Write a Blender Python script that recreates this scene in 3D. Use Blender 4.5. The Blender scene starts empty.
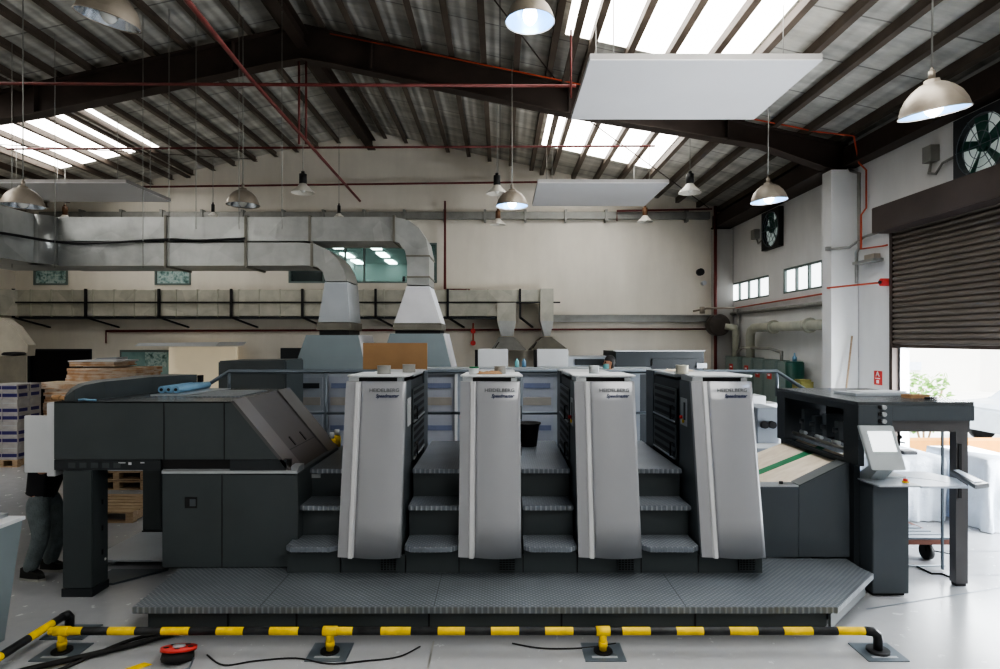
import bpy, bmesh, math, random
from mathutils import Vector, Matrix
random.seed(7)
PI = math.pi
scn = bpy.context.scene
COL = scn.collection
F = 600.0; CX = 500.0; HY = 340.0; H = 2.5
def sx(px, Y): return (px-CX)*Y/F          # measured pixel column -> metres at depth Y
def sz(py, Y): return H-(py-HY)*Y/F        # measured pixel row -> height at depth Y

# ------------------------------------------------------------------ materials
def nt(name):
    m = bpy.data.materials.new(name); m.use_nodes = True
    t = m.node_tree; b = t.nodes['Principled BSDF']
    return m, t, b
def ramp(t, fac, stops):
    r = t.nodes.new('ShaderNodeValToRGB')
    e = r.color_ramp.elements
    e[0].position, e[0].color = stops[0][0], (*stops[0][1], 1)
    e[1].position, e[1].color = stops[-1][0], (*stops[-1][1], 1)
    for p, c in stops[1:-1]:
        n = e.new(p); n.color = (*c, 1)
    t.links.new(fac, r.inputs[0]); return r.outputs[0]
def coords(t, scale=(1,1,1), rot=(0,0,0), kind='Object'):
    tc = t.nodes.new('ShaderNodeTexCoord'); mp = t.nodes.new('ShaderNodeMapping')
    mp.inputs['Scale'].default_value = scale; mp.inputs['Rotation'].default_value = rot
    t.links.new(tc.outputs[kind], mp.inputs[0]); return mp.outputs[0]
def noise(t, vec, scale=5, detail=4, rough=.55):
    n = t.nodes.new('ShaderNodeTexNoise'); n.inputs['Scale'].default_value = scale
    n.inputs['Detail'].default_value = detail; n.inputs['Roughness'].default_value = rough
    t.links.new(vec, n.inputs['Vector']); return n.outputs[0]
def sc3(c, k): return tuple(max(0, min(1, v*k)) for v in c)
def M(name, col, rough=.5, metal=0., var=.10, nscale=3., bump=0., emit=0., alpha=1., spec=.5, coat=0.):
    m, t, b = nt(name)
    v = coords(t)
    n = noise(t, v, nscale)
    c = ramp(t, n, [(.3, sc3(col, 1-var)), (.7, sc3(col, 1+var))])
    t.links.new(c, b.inputs['Base Color'])
    b.inputs['Roughness'].default_value = rough
    b.inputs['Metallic'].default_value = metal
    b.inputs['Specular IOR Level'].default_value = spec
    b.inputs['Coat Weight'].default_value = coat
    if bump:
        n2 = noise(t, v, nscale*8, 3)
        bp = t.nodes.new('ShaderNodeBump'); bp.inputs['Strength'].default_value = bump; bp.inputs['Distance'].default_value = .02
        t.links.new(n2, bp.inputs['Height']); t.links.new(bp.outputs[0], b.inputs['Normal'])
    if emit:
        b.inputs['Emission Color'].default_value = (*col, 1); b.inputs['Emission Strength'].default_value = emit
    if alpha < 1: b.inputs['Alpha'].default_value = alpha
    return m
def EM(name, col, strength):
    m, t, b = nt(name)
    b.inputs['Base Color'].default_value = (*col, 1)
    n = noise(t, coords(t), 1.5, 2)
    c = ramp(t, n, [(.2, sc3(col, .9)), (.8, col)])
    t.links.new(c, b.inputs['Emission Color']); b.inputs['Emission Strength'].default_value = strength
    return m

def floor_mat():
    m, t, b = nt('polished_concrete')
    v = coords(t)
    n = noise(t, v, .6, 6, .65); n2 = noise(t, v, 7, 5, .6)
    mx = t.nodes.new('ShaderNodeMix'); mx.inputs[0].default_value = .35
    t.links.new(n, mx.inputs[2]); t.links.new(n2, mx.inputs[3])
    c = ramp(t, mx.outputs[0], [(.2, (.37,.385,.40)), (.5, (.41,.42,.435)), (.8, (.45,.46,.47))])
    t.links.new(c, b.inputs['Base Color'])
    r = ramp(t, n2, [(.3, (.22,.22,.22)), (.7, (.28,.28,.28))]); t.links.new(r, b.inputs['Roughness'])
    b.inputs['Specular IOR Level'].default_value = .5
    bp = t.nodes.new('ShaderNodeBump'); bp.inputs['Strength'].default_value = .015
    t.links.new(n2, bp.inputs['Height']); t.links.new(bp.outputs[0], b.inputs['Normal'])
    return m
def plaster(name, a, bcol):
    m, t, b = nt(name)
    v = coords(t); n = noise(t, v, .35, 5, .6); n2 = noise(t, coords(t, (1,1,.25)), 2.2, 5)
    mx = t.nodes.new('ShaderNodeMix'); mx.inputs[0].default_value = .4
    t.links.new(n, mx.inputs[2]); t.links.new(n2, mx.inputs[3])
    c = ramp(t, mx.outputs[0], [(.3, a), (.65, bcol)]); t.links.new(c, b.inputs['Base Color'])
    b.inputs['Roughness'].default_value = .85
    return m
def roof_mat():
    m, t, b = nt('foil_insulation')
    v = coords(t)
    n = noise(t, coords(t, (.6, 2.2, 1)), 1.2, 5, .6)
    br = t.nodes.new('ShaderNodeTexBrick'); br.inputs['Scale'].default_value = 1
    br.inputs['Brick Width'].default_value = 30; br.inputs['Row Height'].default_value = 1.2
    br.inputs['Mortar Size'].default_value = .018; br.offset = 0
    br.inputs['Color1'].default_value = (1,1,1,1); br.inputs['Color2'].default_value = (.82,.82,.82,1); br.inputs['Mortar'].default_value = (.45,.45,.45,1)
    t.links.new(v, br.inputs['Vector'])
    c = ramp(t, n, [(.3, (.36,.355,.33)), (.5,(.54,.53,.49)), (.72, (.74,.725,.67))])
    mx = t.nodes.new('ShaderNodeMix'); mx.data_type = 'RGBA'; mx.blend_type = 'MULTIPLY'; mx.inputs[0].default_value = 1
    t.links.new(c, mx.inputs[6]); t.links.new(br.outputs[0], mx.inputs[7])
    t.links.new(mx.outputs[2], b.inputs['Base Color'])
    b.inputs['Roughness'].default_value = .5; b.inputs['Metallic'].default_value = .1
    w = t.nodes.new('ShaderNodeTexWave'); w.bands_direction = 'X'; w.inputs['Scale'].default_value = 1.6; w.inputs['Distortion'].default_value = .6
    t.links.new(v, w.inputs[0])
    bp = t.nodes.new('ShaderNodeBump'); bp.inputs['Strength'].default_value = .35; bp.inputs['Distance'].default_value = .05
    t.links.new(w.outputs[1], bp.inputs['Height']); t.links.new(bp.outputs[0], b.inputs['Normal'])
    return m
def galv(name, base=(.42,.43,.42), metal=.75, rough=.38):
    m, t, b = nt(name)
    v = coords(t)
    vo = t.nodes.new('ShaderNodeTexVoronoi'); vo.inputs['Scale'].default_value = 1.3
    t.links.new(v, vo.inputs['Vector'])
    n = noise(t, v, 3, 5)
    sep = t.nodes.new('ShaderNodeSeparateColor'); t.links.new(vo.outputs['Color'], sep.inputs[0])
    mx = t.nodes.new('ShaderNodeMix'); mx.inputs[0].default_value = .78
    t.links.new(sep.outputs[0], mx.inputs[2]); t.links.new(n, mx.inputs[3])
    c = ramp(t, mx.outputs[0], [(.2, sc3(base,.75)), (.8, sc3(base,1.3))]); t.links.new(c, b.inputs['Base Color'])
    r = ramp(t, n, [(.3,(rough-.1,)*3),(.7,(rough+.12,)*3)]); t.links.new(r, b.inputs['Roughness'])
    b.inputs['Metallic'].default_value = metal
    bp = t.nodes.new('ShaderNodeBump'); bp.inputs['Strength'].default_value = .25; bp.inputs['Distance'].default_value = .03
    t.links.new(n, bp.inputs['Height']); t.links.new(bp.outputs[0], b.inputs['Normal'])
    return m
def diamond(name, dark, light):
    m, t, b = nt(name)
    def wv(rot):
        w = t.nodes.new('ShaderNodeTexWave'); w.wave_profile = 'SIN'; w.bands_direction = 'X'
        w.inputs['Scale'].default_value = 9.0
        t.links.new(coords(t, (1,1,1), rot), w.inputs[0]); return w.outputs[1]
    a = wv((0,0,PI/4)); c_ = wv((0,0,-PI/4))
    mu = t.nodes.new('ShaderNodeMath'); mu.operation = 'MULTIPLY'; t.links.new(a, mu.inputs[0]); t.links.new(c_, mu.inputs[1])
    n = noise(t, coords(t), 1.6, 5)
    c1 = ramp(t, mu.outputs[0], [(.3, dark), (.75, light)])
    c2 = ramp(t, n, [(.3, (.75,.75,.75)), (.7, (1,1,1))])
    mx = t.nodes.new('ShaderNodeMix'); mx.data_type = 'RGBA'; mx.blend_type = 'MULTIPLY'; mx.inputs[0].default_value = 1
    t.links.new(c1, mx.inputs[6]); t.links.new(c2, mx.inputs[7]); t.links.new(mx.outputs[2], b.inputs['Base Color'])
    b.inputs['Roughness'].default_value = .34; b.inputs['Metallic'].default_value = .35
    bp = t.nodes.new('ShaderNodeBump'); bp.inputs['Strength'].default_value = .6; bp.inputs['Distance'].default_value = .01
    t.links.new(mu.outputs[0], bp.inputs['Height']); t.links.new(bp.outputs[0], b.inputs['Normal'])
    return m
def wood(name, a, bcol, sc=(1,1,1)):
    m, t, b = nt(name)
    n = noise(t, coords(t, (3*sc[0], 20*sc[1], 20*sc[2])), 2, 5)
    t.links.new(ramp(t, n, [(.3, a), (.7, bcol)]), b.inputs['Base Color']); b.inputs['Roughness'].default_value = .75
    return m
def layers(name, cols, scale=40):
    m, t, b = nt(name)
    n = noise(t, coords(t, (.5,.5,14)), 2.2, 3)
    n2 = noise(t, coords(t), 4, 4)
    mx = t.nodes.new('ShaderNodeMix'); mx.inputs[0].default_value = .45
    t.links.new(n, mx.inputs[2]); t.links.new(n2, mx.inputs[3])
    k = len(cols)
    t.links.new(ramp(t, mx.outputs[0], [(.3+.4*i/(k-1), c) for i, c in enumerate(cols)]), b.inputs['Base Color'])
    b.inputs['Roughness'].default_value = .8
    return m
def glass(name, col, alpha=.35, rough=.08):
    m, t, b = nt(name)
    n = noise(t, coords(t), 3)
    t.links.new(ramp(t, n, [(.3, sc3(col,.9)), (.7, sc3(col,1.1))]), b.inputs['Base Color'])
    b.inputs['Alpha'].default_value = alpha; b.inputs['Roughness'].default_value = rough
    return m
def reflpic(name, cols, scale=6):  # noise colours painted as reflections in the glass
    m, t, b = nt(name)
    vo = noise(t, coords(t), scale, 4)
    k = len(cols)
    t.links.new(ramp(t, vo, [(.32+.36*i/(k-1), c) for i, c in enumerate(cols)]), b.inputs['Base Color'])
    b.inputs['Roughness'].default_value = .12
    return m

m_floor = floor_mat()
m_wall = plaster('cream_plaster', (.66,.62,.545), (.80,.755,.67))
m_wallr = plaster('white_plaster', (.62,.62,.61), (.74,.74,.73))
m_walld = plaster('grey_plaster', (.40,.39,.37), (.5,.49,.47))
m_roof = roof_mat()
m_steel = M('brown_primer_steel', (.062,.045,.037), .55, .1, .2, 2)
m_purl = M('brown_purlin', (.13,.105,.085), .55, .15, .2, 2)
m_sky = EM('skylight_sheet', (1,.985,.95), 5.5)
m_dark = M('charcoal_enamel', (.070,.083,.088), .38, 0, .07, 2)
m_dark2 = M('charcoal_enamel_deep', (.034,.040,.046), .42, 0, .08, 2)
m_dmid = M('graphite_enamel', (.088,.103,.116), .35, 0, .06, 2)
m_dtop = M('graphite_top', (.10,.11,.118), .25, .2, .1, 3)
m_slant = M('bronze_grey_enamel', (.135,.132,.135), .35, .3, .06, 3)
m_slantd = M('bronze_grey_dark', (.078,.075,.077), .4, .3, .06, 3)
m_white = M('silver_white_cover', (.335,.345,.365), .28, .12, .03, 1.5, coat=.2)
m_white2 = M('off_white_enamel', (.62,.64,.66), .4, 0, .03, 2)
m_ridge = M('cover_ridge_highlight', (.62,.63,.65), .25, .2, .02, 2)
m_lgrey = M('light_grey_enamel', (.42,.45,.48), .35, .1, .05, 2)
m_silver = M('satin_aluminium', (.55,.58,.60), .3, .7, .06, 3)
m_diam = diamond('diamond_plate', (.21,.235,.26), (.33,.36,.39))
m_diamh = diamond('diamond_tread', (.27,.30,.34), (.44,.475,.52))
m_black = M('matt_black', (.012,.012,.014), .5, 0, .1)
m_blackr = M('black_rubber', (.02,.02,.02), .6, 0, .2, 8)
m_galv = galv('galvanised_duct')
m_galvw = galv('galvanised_duct_warm', (.45,.44,.38), .45, .45)
m_galvd = galv('galvanised_flange', (.22,.21,.18), .5, .5)
m_hood = M('blue_grey_hood', (.25,.30,.32), .5, .1, .06, 1.5)
m_hoodl = M('pale_duct_side', (.62,.62,.64), .5, 0, .05)
m_panel = M('baffle_white', (.74,.74,.76), .8, 0, .02, 1)
m_paneledge = M('baffle_edge', (.42,.41,.40), .8, 0, .05, 1)
m_red = M('red_pipe_paint', (.16,.038,.034), .5, 0, .2, 4)
m_redor = M('orange_red_pipe', (.52,.10,.05), .5, 0, .15, 4)
m_pipe = M('beige_pipe', (.40,.40,.33), .5, 0, .12, 4)
m_cond = M('grey_conduit', (.30,.30,.28), .5, .3, .12, 4)
m_yel = M('hazard_yellow', (.80,.56,.02), .5, 0, .18, 10)
m_card = M('cardboard', (.36,.22,.115), .8, 0, .06, 3)
m_rail = M('blue_grey_rail', (.15,.18,.21), .4, .3, .08)
m_shut = M('shutter_brown', (.17,.145,.125), .42, .3, .1, 2)
m_house = M('shutter_housing_brown', (.075,.058,.052), .6, .1, .15, 1.5)
m_cloth = M('white_wrap', (.62,.68,.76), .5, 0, .12, 3, bump=.5)
m_blue = M('blue_film', (.19,.34,.48), .35, 0, .08, 5)
m_label = M('dark_blue_label', (.035,.03,.14), .5)
m_ream = M('grey_carton', (.36,.35,.34), .7, 0, .14, 6)
m_paper = layers('brown_wrapped_paper', [(.28,.13,.06),(.52,.33,.2),(.62,.55,.47),(.38,.19,.09)])
m_pallet = wood('pallet_wood', (.30,.21,.13), (.48,.37,.26))
m_board = wood('feed_board_wood', (.62,.53,.42), (.76,.68,.56), (.3,.3,.3))
m_green = M('green_belt', (.02,.20,.09), .5, 0, .12, 6)
m_skin = M('skin', (.45,.24,.16), .5, 0, .06, 10)
m_jean = M('grey_jeans', (.16,.19,.20), .85, 0, .22, 9, bump=.6)
m_shirt = M('black_shirt', (.015,.016,.02), .8, 0, .2, 6)
m_hair = M('black_hair', (.012,.01,.01), .6, 0, .3, 30)
m_mask = M('teal_mask', (.25,.55,.58), .7, 0, .05)
m_sole = M('pale_sole', (.35,.35,.33), .7)
m_lampg = galv('lamp_aluminium', (.34,.30,.25), .4, .42)
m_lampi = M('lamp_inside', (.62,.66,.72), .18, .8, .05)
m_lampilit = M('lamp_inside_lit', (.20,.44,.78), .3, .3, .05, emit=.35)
m_bulb = EM('lit_bulb', (.9,.96,1), 9)
m_bulboff = M('unlit_bulb', (.75,.75,.72), .15)
m_frost = glass('prismatic_glass', (.75,.72,.65), .75, .3)
m_amber = M('amber_socket', (.14,.07,.035), .5)  # dull brown socket colour without emission
m_teal = M('teal_office_wall', (.30,.38,.36), .8, 0, .1, 1, emit=.06)  # faint glow of the walls stands in for the office light
m_winglass = glass('office_glass', (.12,.16,.16), .3)
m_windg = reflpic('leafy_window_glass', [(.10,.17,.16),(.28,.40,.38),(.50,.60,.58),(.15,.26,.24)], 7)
m_tealdoor = reflpic('teal_door_glass', [(.20,.32,.31),(.28,.42,.41),(.32,.46,.45)], 1.2)
m_creamlit = M('lit_cream_partition', (.78,.68,.50), .7, 0, .05, 1, emit=.22)  # own glow put into the material for the light on the panel
m_winlit = EM('daylight_pane', (.93,.97,1), 2.2)
m_winfr = M('grey_window_frame', (.16,.20,.19), .5)
m_cab = M('grey_green_cabinet', (.22,.28,.26), .5, 0, .06)
m_redlab = M('red_label', (.65,.07,.06), .6)
m_whitep = M('white_paint', (.8,.8,.8), .6)
m_screen = EM('lit_screen', (.93,.97,1), 1.0)
m_console = M('console_silver', (.52,.56,.58), .35, .15, .05)
m_ltable = M('pale_table', (.48,.52,.56), .3, 0, .05)
m_film = M('blue_white_sheet', (.62,.69,.80), .4, 0, .05)
m_leaf = M('green_leaf', (.22,.42,.10), .6, 0, .3, 8)
m_ground = M('sunlit_concrete', (.75,.74,.72), .9, 0, .06, 1)
m_outwall = M('pale_render', (.80,.79,.76), .9, 0, .03, 1)
m_carp = M('silver_car_paint', (.45,.50,.55), .25, .4)
m_orange = M('orange_barrier_plastic', (.85,.40,.10), .6)
m_txt = M('grey_lettering', (.16,.17,.18), .5)
m_txtb = M('navy_lettering', (.02,.03,.09), .5)
m_twogl = M('lavender_panel_glass', (.36,.39,.45), .14, .1, .08, 1.5)
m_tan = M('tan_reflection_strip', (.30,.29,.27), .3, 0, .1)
m_bluestr = M('blue_reflection_strip', (.17,.20,.30), .25)
m_pgrey = M('press_grey_panel', (.30,.33,.37), .35, .1, .06)
m_drum = M('brown_drum', (.09,.075,.065), .6, .2, .2, 6)
m_beigecab = M('beige_cabinet', (.50,.47,.40), .6)
m_sack = M('dull_yellow_sack', (.38,.36,.14), .8, 0, .2, 6)

# ------------------------------------------------------------------ mesh builder
def wloc(o):
    v = Vector((0,0,0))
    while o is not None:
        v = v + Vector(o.location); o = o.parent
    return v
class MB:
    def __init__(s): s.v = []; s.f = []; s.m = []; s.sm = []; s.mi = 0; s.pc = []
    def _add(s, vs, fs, smooth=False):
        n = len(s.v); s.v += [tuple(p) for p in vs]; s.pc.append((len(vs), fs))
        for i, f in enumerate(fs):
            s.f.append(tuple(n+k for k in f)); s.m.append(s.mi)
            s.sm.append(smooth[i] if isinstance(smooth, list) else smooth)
        return s
    def box(s, x0,x1,y0,y1,z0,z1):
        if x0 > x1: x0, x1 = x1, x0
        if y0 > y1: y0, y1 = y1, y0
        if z0 > z1: z0, z1 = z1, z0
        return s._add([(x0,y0,z0),(x1,y0,z0),(x1,y1,z0),(x0,y1,z0),(x0,y0,z1),(x1,y0,z1),(x1,y1,z1),(x0,y1,z1)],
            [(0,3,2,1),(4,5,6,7),(0,1,5,4),(1,2,6,5),(2,3,7,6),(3,0,4,7)])
    def prism(s, poly, d):
        p = [Vector(q) for q in poly]; d = Vector(d); n = len(p)
        nm = Vector((0,0,0))
        for i in range(n): nm += p[i].cross(p[(i+1)%n])
        if nm.dot(d) > 0: p.reverse()
        vs = p + [q+d for q in p]
        fs = [tuple(range(n)), tuple(range(2*n-1, n-1, -1))] + [(i, n+i, n+(i+1)%n, (i+1)%n) for i in range(n)]
        return s._add(vs, fs)
    def prx(s, yz, x0, x1): return s.prism([(x0,a,b) for a,b in yz], (x1-x0,0,0))
    def pry(s, xz, y0, y1): return s.prism([(a,y0,b) for a,b in xz], (0,y1-y0,0))
    def prz(s, xy, z0, z1): return s.prism([(a,b,z0) for a,b in xy], (0,0,z1-z0))
    def loft(s, a, b):      # two polygons with matching points
        n = len(a)
        return s._add(list(a)+list(b), [tuple(range(n-1,-1,-1)), tuple(range(n,2*n))] + [(i,(i+1)%n,n+(i+1)%n,n+i) for i in range(n)])
    def cyl(s, p0, p1, r, seg=12, r2=None, caps=True):
        p0, p1 = Vector(p0), Vector(p1); r2 = r if r2 is None else r2
        d = (p1-p0).normalized(); u = d.orthogonal().normalized(); w = d.cross(u)
        vs = []
        for p, rr in ((p0,r),(p1,r2)):
            for i in range(seg):
                a = 2*PI*i/seg; vs.append(p+(u*math.cos(a)+w*math.sin(a))*rr)
        fs = [(i,(i+1)%seg,seg+(i+1)%seg,seg+i) for i in range(seg)]; sm = [True]*seg
        if caps: fs += [tuple(range(seg-1,-1,-1)), tuple(range(seg,2*seg))]; sm += [False, False]
        return s._add(vs, fs, sm)
    def tube(s, pts, r, seg=8):
        P = [Vector(p) for p in pts]; vs = []; prev = None
        for i, p in enumerate(P):
            d = ((P[min(i+1,len(P)-1)]-P[max(i-1,0)])).normalized()
            if prev is None: u = d.orthogonal().normalized()
            else: u = (prev-d*prev.dot(d)).normalized()
            prev = u; w = d.cross(u)
            k = 1.0
            if 0 < i < len(P)-1:
                c = (P[i]-P[i-1]).normalized().dot((P[i+1]-P[i]).normalized()); k = 1/max(.6, math.sqrt((1+c)/2))
            for j in range(seg):
                a = 2*PI*j/seg; vs.append(p+(u*math.cos(a)+w*math.sin(a))*r*k)
        fs = []; sm = []
        for i in range(len(P)-1):
            for j in range(seg):
                fs.append((i*seg+j, i*seg+(j+1)%seg, (i+1)*seg+(j+1)%seg, (i+1)*seg+j)); sm.append(True)
        fs += [tuple(range(seg-1,-1,-1)), tuple((len(P)-1)*seg+j for j in range(seg))]; sm += [False, False]
        return s._add(vs, fs, sm)
    def lathe(s, prof, c, seg=24, smooth=True, tilt=None):
        c = Vector(c); n = len(prof); vs = []
        R = tilt or Matrix.Identity(3)
        for i in range(seg):
            a = 2*PI*i/seg
            for r, z in prof: vs.append(c + R@Vector((r*math.cos(a), r*math.sin(a), z)))
        fs = [(i*n+k, ((i+1)%seg)*n+k, ((i+1)%seg)*n+k+1, i*n+k+1) for i in range(seg) for k in range(n-1)]
        return s._add(vs, fs, smooth)
    def sphere(s, c, r, seg=16, rings=10, scale=(1,1,1)):
        c = Vector(c); vs = [c+Vector((0,0,-r*scale[2]))]
        for i in range(1, rings):
            t = -PI/2+PI*i/rings
            for j in range(seg):
                a = 2*PI*j/seg; vs.append(c+Vector((r*scale[0]*math.cos(t)*math.cos(a), r*scale[1]*math.cos(t)*math.sin(a), r*scale[2]*math.sin(t))))
        vs.append(c+Vector((0,0,r*scale[2]))); fs = []
        for j in range(seg): fs.append((0, 1+(j+1)%seg, 1+j))
        for i in range(rings-2):
            for j in range(seg): fs.append((1+i*seg+j, 1+i*seg+(j+1)%seg, 1+(i+1)*seg+(j+1)%seg, 1+(i+1)*seg+j))
        k = 1+(rings-2)*seg
        for j in range(seg): fs.append((k+j, k+(j+1)%seg, len(vs)-1))
        return s._add(vs, fs, True)
    def mesh(s, me, mat=None):
        vs = [(mat@v.co if mat else v.co) for v in me.vertices]
        return s._add(vs, [tuple(p.vertices) for p in me.polygons], True)
    def build(s, name, mats, parent=None, bev=0, origin=None, **kw):
        if not isinstance(mats, (list, tuple)): mats = [mats]
        if parent is not None: off = wloc(parent)
        elif origin is not None: off = Vector(origin)
        else:
            xs = [p[0] for p in s.v]; ys = [p[1] for p in s.v]; zs = [p[2] for p in s.v]
            off = Vector(((min(xs)+max(xs))/2, (min(ys)+max(ys))/2, min(zs)))
        me = bpy.data.meshes.new(name)
        me.from_pydata([tuple(Vector(p)-off) for p in s.v], [], s.f)
        for m in mats: me.materials.append(m)
        me.polygons.foreach_set('material_index', s.m); me.polygons.foreach_set('use_smooth', s.sm)
        if bev:
            bm = bmesh.new(); bm.from_mesh(me)
            ed = [e for e in bm.edges if len(e.link_faces) == 2 and e.calc_face_angle(0) > .5]
            bmesh.ops.bevel(bm, geom=ed, offset=bev, segments=2, affect='EDGES', clamp_overlap=True)
            bm.to_mesh(me); bm.free()
        me.update()
        o = bpy.data.objects.new(name, me); COL.objects.link(o)
        if parent is not None: o.parent = parent
        else: o.location = off
        tag(o, **kw)
        return o
def each(mb, name, mat, parent):
    k = 0
    for n, m in mb.pc:
        q = MB(); q._add(mb.v[k:k+n], m, False); q.build(name, mat, parent); k += n
def tag(o, label=None, cat=None, group=None, kind=None):
    if label: o['label'] = label
    if cat: o['category'] = cat
    if group: o['group'] = group
    if kind: o['kind'] = kind
def thing(name, loc, label, cat, group=None):
    o = bpy.data.objects.new(name, None); COL.objects.link(o); o.location = loc; o.empty_display_size = .1
    tag(o, label, cat, group); return o
def kids(o, L=None):
    return [c for c in COL.objects if c.parent == o]
def dup(root, loc, label=None):
    r = root.copy(); COL.objects.link(r); r.location = loc
    if label: r['label'] = label
    for ch in kids(root):
        c = ch.copy(); COL.objects.link(c); c.parent = r
        for g in kids(ch):
            d = g.copy(); COL.objects.link(d); d.parent = c
    return r
def text_mesh(txt, size, shear=0., bold=0.):
    cu = bpy.data.curves.new('t', 'FONT'); cu.body = txt; cu.size = size; cu.shear = shear; cu.extrude = .0012; cu.offset = bold
    cu.resolution_u = 3
    o = bpy.data.objects.new('t', cu); COL.objects.link(o)
    dg = bpy.context.evaluated_depsgraph_get(); me = bpy.data.meshes.new_from_object(o.evaluated_get(dg))
    bpy.data.objects.remove(o); return me
def skin(verts, edges, radii, sub=2):
    me = bpy.data.meshes.new('sk'); me.from_pydata(verts, edges, [])
    o = bpy.data.objects.new('sk', me); COL.objects.link(o)
    md = o.modifiers.new('s', 'SKIN'); md.use_smooth_shade = True
    sv = me.skin_vertices[0].data
    for i, r in enumerate(radii):
        sv[i].radius = r if isinstance(r, tuple) else (r, r)
    sv[0].use_root = True
    ms = o.modifiers.new('u', 'SUBSURF'); ms.levels = sub; ms.render_levels = sub
    dg = bpy.context.evaluated_depsgraph_get(); dg.update()
    out = bpy.data.meshes.new_from_object(o.evaluated_get(dg))
    bpy.data.objects.remove(o); return out
def one(name, mat, label, cat, group=None, bev=0, fn=None, **k):
    mb = MB(); fn(mb); return mb.build(name, mat, bev=bev, label=label, cat=cat, group=group, **k)

# ------------------------------------------------------------------ room shell
YF = 18.75; YC = 12.2; XR = 7.15; XL = -15.15; YB = -8.0
AP = -4.0
def zr(x): return 8.87-.22*abs(x-AP)          # underside of purlins
def struct(name, mb, mat, **k): return mb.build(name, mat, kind='structure', origin=(0,0,0), **k)
b = MB(); b.box(XL-.3, XR+.3, YB-.3, YF+.3, -.2, 0); struct('floor', b, m_floor)

def cells(us, vs, holes):
    out = []
    for i in range(len(us)-1):
        for j in range(len(vs)-1):
            cu, cv = (us[i]+us[i+1])/2, (vs[j]+vs[j+1])/2
            if not any(h[0] < cu < h[1] and h[2] < cv < h[3] for h in holes): out.append((us[i],us[i+1],vs[j],vs[j+1]))
    return out
# far gable wall
WIN_OFF = (-6.6, -1.97, sz(283,YF), sz(243,YF))
winA = (sx(34,YF), sx(68,YF), sz(285,YF), sz(268,YF)); winB = (sx(155,YF), sx(191,YF), sz(285,YF), sz(268,YF))
doorK = (sx(28,YF), sx(92,YF), 0, sz(349,YF))
farh = [WIN_OFF, winA, winB, doorK]
us = sorted({XL-.3, XR+.3, *[h[0] for h in farh], *[h[1] for h in farh]})
vs = sorted({0, 6.3, *[h[2] for h in farh], *[h[3] for h in farh]})
b = MB()
for c in cells(us, vs, farh): b.box(c[0], c[1], YF, YF+.2, c[2], c[3])
b.pry([(XL-.3,6.3),(XR+.3,6.3),(XR+.3,zr(XR)+.3),(AP,zr(AP)+.3),(XL-.3,zr(XL)+.3)], YF, YF+.2)
struct('wall_far', b, m_wall)
# right wall with the shutter opening, two ribbon windows and two fan holes
SH = (5.2, 10.9, 0, 4.6)
wA = (12.75, 15.17, 3.66, 4.29); wB = (15.97, 18.72, 3.66, 4.24)
fan_c = [(15.66, 5.38), (8.77, 5.35)]
rh = [SH, wA, wB]
us = sorted({YB, YF, *[h[0] for h in rh], *[h[1] for h in rh]}); vs = sorted({0, 6.55, *[h[2] for h in rh], *[h[3] for h in rh]})
b = MB()
for c in cells(us, vs, rh): b.box(XR, XR+.25, c[0], c[1], c[2], c[3])
struct('wall_right', b, m_wallr)
b = MB(); b.box(XL-.25, XL, YB, YF, 0, 6.6); struct('wall_left', b, m_wall)
b = MB(); b.pry([(XL-.3,0),(XR+.3,0),(XR+.3,zr(XR)+.3),(AP,zr(AP)+.3),(XL-.3,zr(XL)+.3)], YB-.2, YB); struct('wall_back', b, m_wallr)
# roof
skyX = [(AP+5.15, AP+8.15), (AP-8.15, AP-5.98), (AP-5.58, AP-5.42)]
skyY = [(-6.5, 1.5), (3, 10.6), (13.3, 16.6)]  # first range lies unseen behind the camera, added to light the press fronts
holes = [(a,c,d,e) for a,c in skyX for d,e in skyY]
us = sorted({XL-.3, AP, XR+.3, *[h[0] for h in holes], *[h[1] for h in holes]}); vs = sorted({YB, YF+.2, *[h[2] for h in holes], *[h[3] for h in holes]})
b = MB()
def slab(b, x0, x1, y0, y1, dz0=.16, dz1=.2):
    b.pry([(x0, zr(x0)+dz0),(x1, zr(x1)+dz0),(x1, zr(x1)+dz1),(x0, zr(x0)+dz1)], y0, y1)
for c in cells(us, vs, holes): slab(b, *c)
struct('ceiling', b, m_roof)
k = 1
for h in holes:
    b = MB(); slab(b, h[0], h[1], h[2], h[3], .17, .19); struct('window_%d' % k, b, m_sky); k += 1
# purlins
offs = [.4+.65*i for i in range(17)]
for side in (-1, 1):
    proto = None
    for o_ in offs:
        x = AP+side*o_
        if x < XL+.1 or x > XR-.1: continue
        lab = 'long dark brown roof purlin on the %s slope of the roof' % ('right' if side > 0 else 'left')
        if proto is None:
            b = MB(); b.box(x-.025, x+.025, YB+.05, YF-.02, zr(x)+.01, zr(x)+.155); b.box(x-.03, x+.085, YB+.05, YF-.02, zr(x), zr(x)+.012)
            proto = b.build('roof_purlin', m_purl, label=lab, cat='purlin', group='purlins on the %s roof slope' % ('right' if side > 0 else 'left'))
        else:
            c = proto.copy(); COL.objects.link(c); c.location.x = proto.location.x+(x-x_first); c.location.z = proto.location.z+(zr(x)-zr(x_first))
        if o_ == offs[0]: x_first = x
# two purlins are doubled where the skylights begin
for x, lab in ((AP+5.3, 'doubled wide purlin at the ridge side of the right skylights'), (AP-5.72, 'doubled wide purlin crossing the left skylight')):
    b = MB(); b.box(x-.06, x+.06, 2, YF-.02, zr(x)-.06, zr(x)+.0); b.build('double_purlin', m_purl, label=lab, cat='purlin')
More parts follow.
